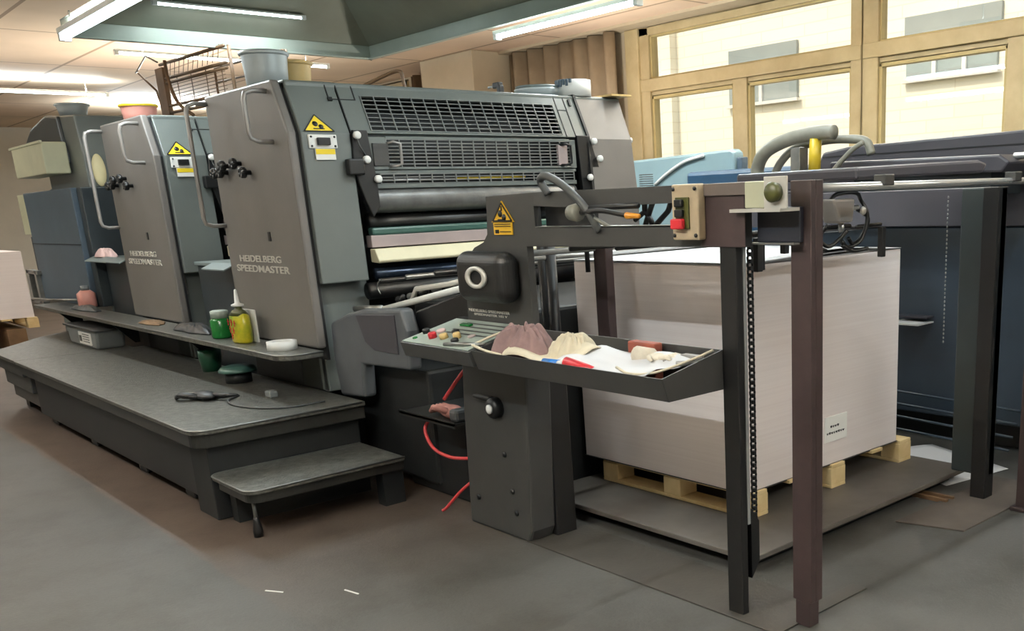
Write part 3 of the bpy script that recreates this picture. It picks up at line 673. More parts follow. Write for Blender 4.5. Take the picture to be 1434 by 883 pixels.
for z0, z1, y in ((0.36, 0.46, 1.56), (0.22, 0.35, 1.60), (0.10, 0.21, 1.64)): B(-10.0, -9.06, y, y+.05, z0, z1).build('side_board', M_frame, r, bev=0.008)
for x in (-9.9, -9.3): B(x-.06, x+.06, 1.7, 2.3, 0, 0.475).build('trestle', M_black, r)

# ================================================================== DELIVERY
dl = empty('delivery_frame', (-3.2, 2.5, 0), 'dark grey press delivery frame with handwheel, tray, button box and chain posts', 'press delivery')
YD0, YD1 = 2.50, 2.535
# side plate: head with window opening between two beams
mb = MB()
mb.prism([(-3.75, 1.583), (-3.40, 1.590), (-3.40, 1.37), (-3.47, 1.368), (-3.465, 0.80), (-3.99, 0.80), (-3.985, 1.10), (-3.95, 1.31), (-3.88, 1.36), (-3.80, 1.385), (-3.765, 1.42), (-3.755, 1.50)], 'y', YD0, YD1)
mb.prism([(-3.40, 1.590), (-2.215, 1.590), (-2.215, 1.535), (-3.08, 1.522), (-3.40, 1.535)], 'y', YD0, YD1)      # upper beam
mb.prism([(-3.40, 1.450), (-2.42, 1.452), (-2.42, 1.535), (-2.215, 1.535), (-2.215, 1.377), (-3.40, 1.37)], 'y', YD0, YD1)
mb.build('side_plate', M_frame, dl, bev=0.006)
B(-3.40, -2.52, 2.50, 2.56, 1.446, 1.452).build('beam_top_edge', M_steel, dl)
B(-3.40, -3.10, 2.56, 2.60, 1.44, 1.54).build('window_backing', M_blk, dl)
B(-2.42, -2.212, 2.494, 2.50, 1.376, 1.562).build('end_plate', M_plum, dl, bev=0.003)
B(-2.40, -2.19, 2.485, 2.52, 1.548, 1.590).build('end_cap', M_plum2, dl, bev=0.003)
# column
col = MB().prism([(-4.02, 0.85), (-3.50, 0.85), (-3.55, 0.06), (-3.58, 0.0), (-4.08, 0.0), (-4.05, 0.55)], 'y', 2.46, 2.60).build('column', M_frame, dl, bev=0.012)
B(-3.62, -3.54, 2.60, 2.72, 0.0, 0.85).build('column_return', M_black, dl, bev=0.008)
for x, z in ((-3.72, 0.41), (-3.98, 0.15), (-3.66, 0.13), (-3.68, 0.235)): MB().lathe((x, 2.46, z), [(.014, 0), (.014, -.006)], 'y', 10).build('bolt', M_blk, dl)
kn = MB().lathe((-3.745, 2.46, 0.634), [(0.05, 0), (0.05, -.03), (0.04, -.045)], 'y', 20).build('cam_knob', M_blk, dl)
MB().lathe((-3.74, 2.415, 0.634), [(0.022, 0), (0.022, -.01), (0.012, -.016)], 'y', 16).build('knob_button', M_white, kn)
B(-3.90, -3.76, 2.425, 2.455, 0.665, 0.685).build('knob_lever', M_blk, kn, bev=0.006)
# handwheel housing
B(-3.90, -3.51, 2.385, 2.50, 1.125, 1.350).build('handwheel_dome', M_blk, dl, bev=0.10, seg=8)
mb = MB(); mb.xf = Matrix.Translation((-3.70, 0, 1.240)) @ Matrix.Diagonal((1.65, 1, 1, 1)); N = 36
vs = []
for rr, yy in ((0.049, 2.384), (0.048, 2.372), (0.032, 2.372), (0.031, 2.384)):
    for k in range(N): vs.append((rr*math.cos(2*PI*k/N), yy, rr*math.sin(2*PI*k/N)))
mb._add(vs, [(i*N+k, i*N+(k+1) % N, ((i+1) % 4)*N+(k+1) % N, ((i+1) % 4)*N+k) for i in range(4) for k in range(N)], True)
mb.build('handwheel_ring', M_letter, dl)
lettering('plate_lettering', [('HEIDELBERG SPEEDMASTER', (-3.97, -3.64, 1.066, 1.079)), ('SPEEDMASTER 102 V', (-3.93, -3.66, 1.050, 1.060))], M_letter, dl, ('near', 2.50), 0.002)
# warning sign on the head
sg = MB().prism([(-3.627, 1.562), (-3.712, 1.472), (-3.545, 1.472)], 'y', 2.494, 2.499).build('warning_sign', M_yellow2, dl)
mb = MB()
P3 = [(-3.627, 1.553), (-3.70, 1.477), (-3.556, 1.477)]
for i in range(3):
    a, b_ = P3[i], P3[(i+1) % 3]; dx, dz = b_[0]-a[0], b_[1]-a[1]; L = math.hypot(dx, dz); nx, nz = -dz/L*.0035, dx/L*.0035
    mb.prism([(a[0]+nx, a[1]+nz), (b_[0]+nx, b_[1]+nz), (b_[0]-nx, b_[1]-nz), (a[0]-nx, a[1]-nz)], 'y', 2.491, 2.494)
mb.lathe((-3.64, 2.494, 1.508), [(.015, 0), (.015, -.003)], 'y', 14); mb.lathe((-3.612, 2.494, 1.492), [(.014, 0), (.014, -.003)], 'y', 14); mb.box(-3.66, -3.60, 2.491, 2.494, 1.480, 1.485); mb.box(-3.632, -3.624, 2.491, 2.494, 1.52, 1.54)
mb.build('sign_symbol', M_blk, sg)
lb = B(-3.70, -3.560, 2.494, 2.499, 1.418, 1.470).build('sign_label', M_yellow2, dl)
mb = MB()
for z in (1.462, 1.453): mb.box(-3.69, -3.57, 2.491, 2.494, z, z+.003)
mb.box(-3.685, -3.66, 2.491, 2.494, 1.424, 1.44); mb.box(-3.65, -3.57, 2.491, 2.494, 1.43, 1.433); mb.build('label_print', M_blk, lb)
# button box
bb = B(-2.522, -2.392, 2.455, 2.494, 1.402, 1.592).build('button_box', M_boxtan, dl, bev=0.006)
B(-2.497, -2.432, 2.447, 2.455, 1.440, 1.548).build('button_panel', M_olive, bb, bev=0.002)
for z in (1.528, 1.494): B(-2.490, -2.452, 2.432, 2.447, z-.013, z+.013).build('button', M_blk, bb, bev=0.004)
B(-2.505, -2.448, 2.425, 2.447, 1.440, 1.476).build('stop_button', M_red, bb, bev=0.006)
mb = MB()
for x in (-2.51, -2.404):
    for z in (1.418, 1.576): mb.lathe((x, 2.455, z), [(.007, 0), (.007, -.005)], 'y', 8)
mb.build('screw', M_blk, bb)
# posts
B(-2.338, -2.262, 2.50, 2.535, 0.0, 1.38).build('post', M_black, dl, bev=0.004)
B(-2.338, -2.325, 2.535, 2.60, 0.0, 1.38).build('post_flange', M_black, dl)
B(-2.275, -2.262, 2.536, 2.552, 0.36, 1.38).build('guide_rail', M_chrome, dl)
mb = MB(); z = 0.29
while z < 1.38:
    mb.tube(arc((-2.272, 2.585, z+.012), 0.013, 0, 330, 8, 'yz'), 0.0045, 5, closed=True); mb.box(-2.280, -2.264, 2.578, 2.593, z-.006, z+.008); z += 0.024
mb.build('chain', M_blk, dl)['kind'] = 'stuff'
MB().prism([(2.555, 0.42), (2.60, 0.36), (2.60, 0.20), (2.555, 0.14)], 'x', -2.29, -2.262).build('chain_hook', M_blk, dl)
# far side post with wide panel
B(-2.47, -2.26, 4.37, 4.43, 0.12, 1.54).build('far_post', M_fardark, dl, bev=0.008)
B(-2.34, -2.26, 4.34, 4.43, 0.0, 1.54).build('far_post_flange', M_black, dl, bev=0.004)
B(-4.05, -2.27, 4.40, 4.44, 1.36, 1.54).build('far_beam', M_far, dl, bev=0.004)
mb = MB(); z = 0.80
while z < 1.52:
    mb.ball((-2.50, 4.30, z), 0.004, 0.004, 0.007, 4); z += 0.020
mb.build('bead_chain', M_steel, dl)['kind'] = 'stuff'
# short members behind the head
B(-2.215, -2.03, 2.56, 2.60, 1.39, 1.505).build('inner_box', M_navyblk, dl, bev=0.004)
B(-2.26, -2.03, 2.53, 2.56, 1.384, 1.390).build('box_edge', M_steel, dl)
MB().tube([(-2.36, 2.62, 1.41), (-2.36, 3.30, 1.41)], 0.010, 8).build('finger_shaft', M_black, dl)
MB().tube([(-2.02, 2.60, 1.562), (-2.02, 4.36, 1.562)], 0.0145, 14).build('end_rail', M_chrome, dl)
for y in (3.03, 4.0): B(-2.045, -1.995, y-.03, y+.03, 1.562, 1.60).build('rail_clip', M_frame, dl, bev=0.004)
MB().prism([(3.05, 1.63), (3.95, 1.655), (4.02, 1.64), (3.98, 1.60), (3.05, 1.585)], 'x', -2.75, -2.15).build('end_hood', M_far, dl, bev=0.012)
vb = B(-2.19, -2.08, 2.47, 2.56, 1.505, 1.590).build('valve_block', M_pale, dl, bev=0.004)
B(-2.10, -2.005, 2.462, 2.47, 1.500, 1.602).build('valve_plate', M_letter, vb, bev=0.002)
MB().lathe((-2.050, 2.462, 1.553), [(0.030, 0), (0.032, -.02), (0.024, -.03)], 'y', 20).build('valve_knob', M_olive, vb)
B(-2.25, -2.03, 2.46, 2.56, 1.492, 1.503).build('valve_base', M_letter, vb)
# cylinder and hoses at the front
cyl = MB(); cyl.prism([(3.03, 1.52), (3.17, 1.52), (3.155, 1.43), (3.07, 1.43)], 'x', -2.32, -2.24); cyl.build('air_cylinder', M_handle, dl, bev=0.01)
MB().tube([(-2.28, 3.13, 1.43), (-2.28, 3.135, 1.395)], 0.012, 8).build('cylinder_rod', M_chrome, dl)
MB().tube([(-2.28, 3.17, 1.48), (-2.28, 3.24, 1.485)], 0.010, 8).build('fitting', M_chrome, dl)
MB().lathe((-2.28, 3.265, 1.47), [(0.012, 0), (0.018, .008), (0.012, .016)], 'x', 12).build('fitting', M_white, dl)
for pts in ([(3.05, 1.50), (3.10, 1.535), (3.2, 1.54), (3.27, 1.51), (3.29, 1.45), (3.26, 1.36), (3.19, 1.335), (3.12, 1.36)],
            [(3.24, 1.48), (3.30, 1.44), (3.28, 1.37), (3.22, 1.345), (3.17, 1.37)],
            [(3.02, 1.43), (3.0, 1.38), (3.05, 1.345), (3.10, 1.37), (3.13, 1.40)],
            [(3.12, 1.345), (3.2, 1.32), (3.27, 1.325)],
            [(3.0, 1.5), (2.96, 1.42), (2.99, 1.35), (3.04, 1.33)]):
    MB().tube(spline([(-2.27+random.uniform(-.02, .02), y, z) for y, z in pts], 6), 0.008, 8).build('air_hose', M_blk, dl)
for y, x in ((2.66, -2.30), (2.72, -2.34), (3.44, -2.30), (2.86, -2.34)):
    B(x-.012, x+.012, y-.014, y+.014, 1.28 if y != 2.86 else 1.33, 1.40).build('gripper_finger', M_blk, dl, bev=0.003)
MB().tube([(-2.36, 3.35, 1.405), (-2.36, 3.52, 1.408)], 0.008, 8).build('finger_bar', M_black, dl)
# inner joggers and chain bars
B(-3.61, -3.52, 2.98, 3.03, 0.86, 1.37).build('jogger_post', M_plum, dl, bev=0.006)
MB().tube([(-3.63, 2.96, 1.37), (-3.63, 2.96, 1.22)], 0.012, 8).build('jogger_finger', M_blk, dl)
for x in (-3.9, -3.84): MB().tube([(x, 2.90, 0.02), (x, 2.90, 1.42)], 0.028, 10).build('guide_column', M_black, dl)
for i, (x, z) in enumerate(((-5.05, 1.16), (-4.75, 1.19), (-4.45, 1.22), (-4.15, 1.25), (-3.85, 1.29), (-3.6, 1.33))):
    MB().tube([(x, 2.62, z), (x, 4.35, z)], 0.014, 8).build('gripper_bar', M_chrome if i > 3 else (M_steel if i % 2 else M_black), dl)
MB().tube([(-3.3, 2.6, 1.355), (-3.3, 4.35, 1.36)], 0.012, 8).build('gripper_bar', M_black, dl)
MB().tube([(-3.0, 2.6, 1.36), (-3.0, 4.35, 1.36)], 0.010, 8).build('gripper_bar', M_black, dl)
# the dark lower body between unit and column
B(-5.30, -4.06, 2.95, 4.45, 0.0, 1.02).build('lower_body', M_dark, dl, bev=0.02)
B(-4.95, -4.10, 2.62, 2.95, 0.0, 0.52).build('lower_body', M_dark, dl, bev=0.02)
B(-5.38, -4.02, 4.45, 4.50, 0.0, 1.36).build('far_side_plate', M_pressd, dl)
B(-4.0, -3.90, 2.62, 2.66, 0.9, 1.34).build('inner_side_plate', M_black, dl)
MB().prism([(-4.62, 1.02), (-4.30, 1.10), (-3.98, 1.175), (-3.98, 0.90), (-4.60, 0.90), (-4.66, 0.95)], 'y', 2.58, 2.62).build('sloping_guard', M_black, dl, bev=0.01)
MB().tube([(-5.26, 2.56, 1.0), (-4.95, 2.56, 1.02)], 0.018, 12).build('shaft_end', M_steel, dl)
MB().tube([(-4.97, 2.575, 1.01), (-4.10, 2.575, 1.165)], 0.017, 10).build('shaft', M_white, dl)
for k in range(5):
    x = -4.90+k*.13; z = 1.06+k*.024; MB().tube([(x, 2.64, z), (x+.05, 2.64, z+.01), (x+.06, 2.64, z+.03)], [.02, .016, .01], 8).build('linkage', M_steel if k % 2 else M_black, dl)
MB().tube([(-4.68, 2.60, 1.07), (-4.62, 2.60, 1.135), (-4.3, 2.60, 1.17), (-4.05, 2.60, 1.21)], 0.014, 8).build('linkage_rod', M_letter, dl)
MB().tube(spline([(-4.92, 2.55, 1.10), (-4.93, 2.54, 1.14), (-4.89, 2.54, 1.18)], 5), 0.003, 6).build('loose_wire', M_steel, dl)
# grey rounded housing beside the last unit
hs = MB(); hs.prism([(-5.44, 0.92), (-5.22, 0.985), (-5.03, 1.018), (-4.60, 1.045), (-4.55, 0.93), (-4.57, 0.72), (-5.10, 0.705), (-5.12, 0.51), (-5.42, 0.49), (-5.46, 0.70)], 'y', 2.48, 2.56)
hs.build('drive_housing', M_housing, dl, bev=0.02, seg=3)
MB().prism([(-5.10, 0.985), (-4.66, 1.010), (-4.66, 0.80), (-4.92, 0.80), (-5.02, 0.84)], 'y', 2.474, 2.48).build('housing_plate', M_far, dl, bev=0.003)
B(-5.44, -4.60, 2.60, 2.95, 0.05, 0.70).build('housing_back', M_dark, dl, bev=0.02)
# tray
tr = MB(); x0, x1 = -3.50, -2.33; yn, yb = 2.19, 2.495; tk = 0.006
tr.prism([(yn, 0.958), (yn+.03, 0.874), (yb, 0.874), (yb, 0.880), (yn+.034, 0.880), (yn+.006, 0.958)], 'x', x0, x1)
tr.box(x0, x1, yb-.006, yb, 0.874, 1.018)
tr.prism([(yn, 0.958), (yn+.03, 0.874), (yb, 0.874), (yb, 1.018)], 'x', x1-.006, x1)
tr.build('tray', M_frame, dl, bev=0.002)
# control panel on the tray's left
cp = MB().prism([(2.18, 0.952), (2.20, 0.885), (2.50, 0.885), (2.50, 1.026)], 'x', -4.08, -3.50).build('control_box', M_frame, dl, bev=0.004)
xf = Matrix.Identity(4)
n_ = Vector((0, -(1.026-.952), .32)).normalized(); a_ = Vector((1, 0, 0)); d_ = n_.cross(a_).normalized()
xf = Matrix(((a_.x, d_.x, n_.x, -4.08), (a_.y, d_.y, n_.y, 2.18), (a_.z, d_.z, n_.z, .953), (0, 0, 0, 1)))
mb = MB(); mb.xf = xf; mb.box(0.01, .56, 0.008, .315, 0, .003); mb.build('control_face', M_panelg, cp)
mb = MB(); mb.xf = xf
for i in range(4): mb.box(.16+i*.0, .52, .15+i*.04, .155+i*.04+.008, .003, .0035)
mb.build('panel_print', M_frame, cp)
def btn(u, v, rr, h, m, nm='button'):
    q = MB(); q.xf = xf; q.lathe((u, v, .003), [(rr, 0), (rr, h*.8), (rr*.8, h)], 'z', 14); return q.build(nm, m, cp)
btn(.05, .12, .018, .02, M_blk); btn(.13, .15, .022, .012, M_pink); btn(.17, .08, .020, .026, M_red); btn(.25, .09, .020, .022, M_canbeige); btn(.24, .16, .018, .014, M_blk)
btn(.33, .11, .018, .026, M_canbeige); btn(.37, .07, .018, .016, M_blk); btn(.06, .05, .012, .006, M_greenjar); btn(.40, .14, .018, .008, M_pinkgrey)
q = MB(); q.xf = xf; q.box(.16, .24, .235, .258, .003, .012); q.build('button', M_greenjar, cp, bev=.002)
B(-4.08, -3.98, 2.50, 2.54, 0.89, 1.03).build('panel_bracket', M_black, cp)
# small shelf at the left of the column
mb = MB(); mb.box(-4.62, -4.08, 2.42, 2.62, 0.500, 0.512); mb.box(-4.62, -4.08, 2.42, 2.426, 0.49, 0.52)
mb.build('side_shelf', M_treadedge, dl)
# cable bundle over the top beam
hb = MB().tube(spline([(-3.28, 2.49, 1.58), (-3.30, 2.47, 1.635), (-3.24, 2.46, 1.65), (-3.12, 2.46, 1.60), (-3.02, 2.47, 1.52), (-2.98, 2.50, 1.43)], 8), 0.016, 10).build('cable_bundle', M_cable, dl)
MB().tube(spline([(-3.05, 2.47, 1.505), (-2.92, 2.46, 1.51), (-2.80, 2.46, 1.495), (-2.76, 2.46, 1.49)], 6), 0.010, 8).build('cable', M_blk, hb)
MB().tube([(-2.77, 2.46, 1.49), (-2.70, 2.46, 1.487)], [0.013, 0.008], 8).build('cable_tip', M_orange, hb)
MB().tube([(-3.0, 2.475, 1.52), (-2.72, 2.475, 1.525)], 0.011, 8).build('cable', M_blk, hb)
MB().tube(spline([(-3.02, 2.47, 1.50), (-2.95, 2.50, 1.46), (-2.9, 2.53, 1.42)], 5), 0.008, 8).build('cable', M_hose, hb)
MB().lathe((-3.08, 2.47, 1.505), [(0.03, -.035), (0.036, 0), (0.03, .02)], 'x', 16).build('cable_clamp', M_hose, hb)
for pts in ([(-2.66, 1.45), (-2.60, 1.56)], [(-2.72, 1.47), (-2.66, 1.50), (-2.63, 1.47), (-2.62, 1.45)], [(-2.60, 1.45), (-2.53, 1.50), (-2.50, 1.56)], [(-2.66, 1.58), (-2.66, 1.50)]):
    MB().tube([(x-.16, 2.60, z) for x, z in pts], 0.011, 8).build('control_lever', M_blk, dl)

# ================================================================== GUARD FRAME (outer posts)
gf = empty('guard_post', (-2.05, 2.6, 0), 'tall brownish black guard post standing nearest to the camera in front of the delivery end', 'post')
B(-2.085, -1.998, 2.58, 2.605, 0.10, 1.588).build('post', M_plum, gf, bev=0.003)
B(-2.023, -1.998, 2.605, 2.645, 0.10, 1.588).build('post_flange', M_plum, gf, bev=0.003)
B(-2.075, -2.010, 2.583, 2.64, 0.0, 0.10).build('post_foot', M_plum, gf, bev=0.003)
g2 = empty('guard_post', (-2.03, 4.30, 0), 'dark guard post cut by the right edge of the photo', 'post')
B(-2.07, -2.0, 4.30, 4.34, 0.0, 1.54).build('post', M_plum, g2, bev=0.003)
B(-2.09, -1.98, 4.28, 4.36, 0.0, 0.02).build('post_foot', M_plum, g2, bev=0.003)

# ================================================================== PALLETS AND PAPER
def pallet(x0, x1, y0, y1, z0, label, along='x'):
    r = empty('wooden_pallet', ((x0+x1)/2, (y0+y1)/2, z0), label, 'pallet')
    h = 0.125; tb = 0.018; bh = h-2*tb
    xs = [x0, (x0+x1)/2, x1]; ys = [y0, (y0+y1)/2, y1]
    for i, x in enumerate((x0+.06, (x0+x1)/2, x1-.06)):
        for j, y in enumerate((y0+.06, (y0+y1)/2, y1-.06)):
            B(x-.06, x+.06, y-.06, y+.06, z0+tb, z0+tb+bh).build('block', M_pine, r, bev=0.004)
    for y in (y0+.06, (y0+y1)/2, y1-.06):
        B(x0, x1, y-.06, y+.06, z0, z0+tb).build('bottom_board', M_pine, r, bev=0.003)
        B(x0, x1, y-.055, y+.055, z0+h-tb-.0, z0+h).build('top_board', M_pine, r, bev=0.003)
    for y in (y0+.33, y1-.33): B(x0, x1, y-.05, y+.05, z0+h-tb, z0+h).build('top_board', M_pine, r, bev=0.003)
    return r
lp = empty('lift_plate', (-3.25, 3.7, 0), 'low dark steel lifting plate under the pallet of white paper', 'lifting platform')
B(-4.02, -2.50, 2.83, 4.62, 0.055, 0.080).build('plate', M_lift, lp, bev=0.004)
B(-3.95, -2.58, 2.95, 4.55, 0.0, 0.055).build('plate_base', M_dark, lp)
pallet(-3.90, -2.83, 3.20, 4.56, 0.08, 'pine wood pallet on the dark lifting plate carrying the big white paper stack')
pp = empty('paper_stack', (-3.43, 3.82, 0.205), 'tall stack of white printing paper on the pallet inside the delivery frame', 'paper stack')
mb = MB()
mb.box(-4.02, -2.85, 3.185, 4.44, 0.205, 1.245)
mb.build('reams', M_reams, pp, bev=0.004)
mb = MB()
for k in range(3):
    def f(u, v, k=k):
        x = -4.02+1.17*u; y = 3.185+1.255*v
        return (x+.004*k, y-.003*k, 1.2475+.004*k+0.022*max(0, u-.55)**1.0*math.sin(v*PI)**2*(k+.3)+.004*math.sin(v*9+k)*u)
    mb.grid(f, 16, 16)
mb.build('top_sheets', M_papert, pp, solid=0.001)
B(-4.025, -2.845, 3.18, 4.445, 0.2025, 0.206).build('base_board', M_frame, pp)
nt_ = B(-2.849, -2.845, 3.785, 3.97, 0.325, 0.455).build('paper_note', M_notew, None); tag(nt_, 'small white paper note with handwriting stuck low on the paper stack', 'note')
ORG[nt_.name] = nt_.location.copy()
mb = MB()
for z, a, b_ in ((0.405, 3.83, 3.90), (0.372, 3.80, 3.95)):
    k = a
    while k < b_:
        mb.box(-2.8452, -2.8440, k, k+.010, z-.008, z+.004*math.sin(k*99)); mb.box(-2.8452, -2.8440, k-.002, k+.014, z-.002, z+.001); k += 0.019
mb.build('handwriting', M_blk, nt_)
# far-left pile
pallet(-15.6, -14.0, 1.55, 2.70, 0.30, 'pale pallet under the white paper stack at the left edge of the photo')
for k, q in enumerate(('nearer', 'farther')):
    tag(B(-15.6, -14.0, 1.6+k*.75, 1.8+k*.75, 0.0, 0.30).build('wooden_bearer', M_brown, bev=0.006), 'rough brown timber bearer under the far left pallet, %s one' % q, 'timber')
fp = B(-15.5, -14.02, 1.6, 2.67, 0.425, 1.215).build('paper_stack', M_reams, bev=0.004)
tag(fp, 'white paper stack on a pallet at the left edge beside the feeder', 'paper stack')

# ================================================================== FLOOR DETAILS
def steel_plate(pts, z1, label, m=None):
    return tag(MB().prism(pts, 'z', 0.0, z1).build('floor_plate', m or M_fplate, bev=0.002), label, 'floor plate')
steel_plate([(-3.60, 2.46), (-2.06, 2.46), (-2.06, 3.02), (-2.13, 3.02), (-2.13, 2.80), (-2.46, 2.80), (-2.46, 2.78), (-3.60, 2.78)], 0.006, 'thin worn floor plate under the front posts of the delivery')
steel_plate([(-2.42, 3.78), (-2.10, 3.86), (-2.10, 4.75), (-2.42, 4.75)], 0.008, 'brown floor plate around the rear guard post', mat('brown_floor_plate', (88, 80, 73), 0.6, 0.1, 0.2, 5))
rb = MB(); rb.box(-2.80, -2.38, 4.18, 4.20, 0.0, 0.02); tag(rb.build('floor_rod', M_rack), 'thin rusty rod lying on the floor before the rear post, nearer one', 'rod')
rb = MB(); rb.box(-2.80, -2.38, 4.24, 4.26, 0.0, 0.02); tag(rb.build('floor_rod', M_rack), 'thin rusty rod lying on the floor before the rear post, farther one', 'rod')
rb = MB(); rb.grid(lambda u, v: (-3.15+.62*u+.1*v, 4.66+.50*v-.22*u, 0.004+.06*max(0, .35-u)*math.sin(v*PI)), 12, 8)
tag(rb.build('paper_sheet', M_papert, solid=0.001), 'loose pale sheet lying on the floor behind the pallet', 'paper')
for (x, y, a, L) in ((-3.98, 1.37, .5, .09), (-3.72, 1.60, .2, .09)):
    rb = MB(); rb.xf = Matrix.Translation((x, y, 0)) @ Matrix.Rotation(a, 4, 'Z'); rb.box(0, L, 0, .006, 0.0, .003)
    tag(rb.build('paper_strip', M_white), 'thin white paper strip on the bare floor, %s' % ('nearer the step' if L == .09 and a == .5 else 'farther from the platform'), 'paper strip')

# ================================================================== NEIGHBOURING PRESS (right, behind)
fp = empty('neighbouring_press', (-3.0, 6.0, 0), 'blue grey neighbouring press behind the delivery at the right edge', 'printing press')
B(-4.35, 0.8, 5.28, 7.0, 0.16, 1.32).build('side_panel', M_farblue, fp, bev=0.01)
B(-4.35, 0.8, 5.24, 7.0, 1.32, 1.56).build('upper_band', M_far, fp, bev=0.008)
B(-4.2, 0.8, 5.40, 6.9, 0.0, 0.16).build('plinth', M_dark, fp)
MB().prism([(-4.25, 1.56), (-4.10, 1.80), (-3.9, 1.825), (0.8, 1.90), (0.8, 1.56)], 'y', 5.42, 6.6).build('top_hood', M_far, fp, bev=0.015)
B(-4.1, 0.8, 5.415, 5.42, 1.765, 1.772).build('hood_seam', M_seam, fp)
MB().prism([(-3.6, 1.64), (-2.50, 1.61), (-2.46, 1.66), (-2.52, 1.70), (-3.6, 1.715)], 'y', 4.82, 5.3).build('slab_cover', M_far, fp, bev=0.012)
B(-3.6, -2.6, 4.9, 5.28, 1.50, 1.64).build('slab_support', M_pressd, fp)
MB().tube([(-2.5, 4.95, 1.69), (-1.8, 4.95, 1.695)], 0.018, 10).build('side_rod', M_chrome, fp)
B(-3.36, -3.14, 5.10, 5.28, 0.742, 0.752).build('small_ledge', M_white, fp)
B(-3.36, -3.14, 5.20, 5.28, 0.775, 0.785).build('small_ledge', M_far, fp)
B(-2.30, -1.6, 5.00, 5.28, 0.0, 1.5).build('end_column', M_fardark, fp, bev=0.01)
for z, y in ((0.10, 5.10), (0.17, 5.14), (0.24, 5.18), (0.31, 5.22)): MB().tube([(-3.7, y, z), (-2.5, y-.03, z-.03)], 0.008, 6).build('floor_pipe', M_farblue, fp)
# teal covers further back
tcv = empty('machine_cover', (-5.8, 6.2, 0), 'pale teal machine cover with slanted front below the left window', 'machine')
MB().prism([(-7.2, 1.86), (-5.46, 1.905), (-5.42, 1.88), (-5.42, 0.0), (-7.2, 0.0)], 'y', 6.0, 6.12).build('cover', M_teal, tcv, bev=0.02)
B(-5.415, -5.36, 6.02, 6.10, 0.0, 1.84).build('end_panel', M_blue, tcv, bev=0.01)
MB().tube(spline([(-6.35, 5.99, 1.66), (-6.2, 5.985, 1.74), (-5.98, 5.985, 1.83), (-5.75, 5.985, 1.87)], 6), 0.014, 8).build('cover_crease', M_white, tcv)
mb = MB()
for k in range(6): mb.tube(arc((-6.38, 5.93, 1.655+k*.018), 0.07, 180, 360, 10, 'xy'), 0.004, 5)
mb.build('fan_guard', M_cable, tcv)
nv = B(-5.60, -4.35, 5.62, 5.98, 1.0, 1.735).build('blower_box', M_navy, bev=0.03); tag(nv, 'dark blue box standing in front of the pale teal cover', 'machine box')
B(-5.5, -4.5, 5.66, 5.95, 0.0, 1.0).build('box_stand', M_dark, nv); 
bpy.data.objects['box_stand'].location = Vector((0, 0, 0)); 
# hoses
hz_ = empty('hose_loop', (-3.6, 4.7, 1.62), 'thick grey hoses arching over the far press behind the delivery', 'hose')
def hose(pts, rr, m=M_hose):
    MB().tube(spline(pts, 8), rr, 12).build('hose', m, hz_)
hose([(-3.98, 4.62, 1.60), (-3.985, 4.62, 1.70), (-3.90, 4.6, 1.79), (-3.72, 4.6, 1.85), (-3.50, 4.6, 1.87), (-3.40, 4.6, 1.865)], 0.040)
hose([(-3.92, 4.68, 1.62), (-3.86, 4.68, 1.72), (-3.74, 4.68, 1.80), (-3.55, 4.7, 1.83), (-3.40, 4.7, 1.83), (-3.26, 4.7, 1.81), (-3.22, 4.7, 1.74)], 0.024)
hose([(-3.22, 4.62, 1.80), (-3.30, 4.62, 1.76), (-3.42, 4.62, 1.66), (-3.45, 4.65, 1.62)], 0.014)
nz = MB().tube([(-3.53, 4.6, 1.84), (-3.54, 4.6, 1.66)], 0.035, 12).build('hose_coupling', M_amber, hz_)
B(-3.70, -3.63, 4.58, 4.66, 1.62, 1.80).build('hose_clamp', M_steel, hz_, bev=0.005)
B(-4.05, -3.40, 4.50, 4.80, 1.56, 1.63).build('hose_tray', M_far, hz_, bev=0.01)
B(-3.9, -3.8, 4.50, 4.60, 1.36, 1.56).build('tray_leg', M_far, hz_)

# ================================================================== THINGS ON TOP OF THE UNITS
def pail(x, y, z, r0, r1, h, m, label, cat='pail', rim=None, handle=True, name='pail'):
    p = empty(name, (x, y, z), label, cat)
    b = MB().lathe((x, y, z), [(r0, 0), (r0+(r1-r0)*.5, h*.5), (r1, h*.9), (r1, h), (r1*.93, h), (r0*.9, h*.1)], 'z', 30); b.build('body', m, p)
    MB().lathe((x, y, z+h*.93), [(r1+.008, -.008), (r1+.014, .0), (r1+.008, .012)], 'z', 30, cap=False).build('rim', rim or m, p)
    if handle: MB().tube(arc((x, y-r1*.4, z+h*.9), r1, 180, 360, 14, 'xz'), 0.003, 5).build('wire_handle', M_steel, p)
    return p
pail(-6.25, 2.66, 2.26, 0.118, 0.134, 0.235, M_pail, 'large grey paint pail on the near corner of the nearest press unit', handle=False)
pc = pail(-6.43, 2.90, 2.26, 0.105, 0.125, 0.215, M_canbeige, 'beige plastic pail with black label behind the large grey pail', handle=False)
B(-6.44, -6.30, 2.772, 2.79, 2.37, 2.44).build('label', M_blk, pc)
pail(-10.75, 2.70, 2.485, 0.11, 0.135, 0.105, M_pail, 'small grey bucket on top of the feeder unit', handle=False)
pl = pail(-8.74, 2.66, 2.26, 0.115, 0.130, 0.15, M_pinkb, 'tub with yellow rim on top of the middle press unit', rim=M_amber, handle=False)
pt = empty('ink_tub', (-5.95, 4.5, 2.26), 'flat pale blue white tub on the far top of the nearest unit', 'tub')
MB().lathe((-5.86, 4.42, 2.26), [(0.15, 0), (0.165, .05), (0.165, .06), (0.15, .065)], 'z', 28).build('body', M_pail, pt)
MB().lathe((-5.86, 4.42, 2.325), [(0.155, 0), (0.155, .015)], 'z', 28).build('lid', M_bridge, pt)
pt = empty('paint_can', (-5.75, 4.62, 2.26), 'white can with dark drips down its side on the far top of the nearest unit', 'can')
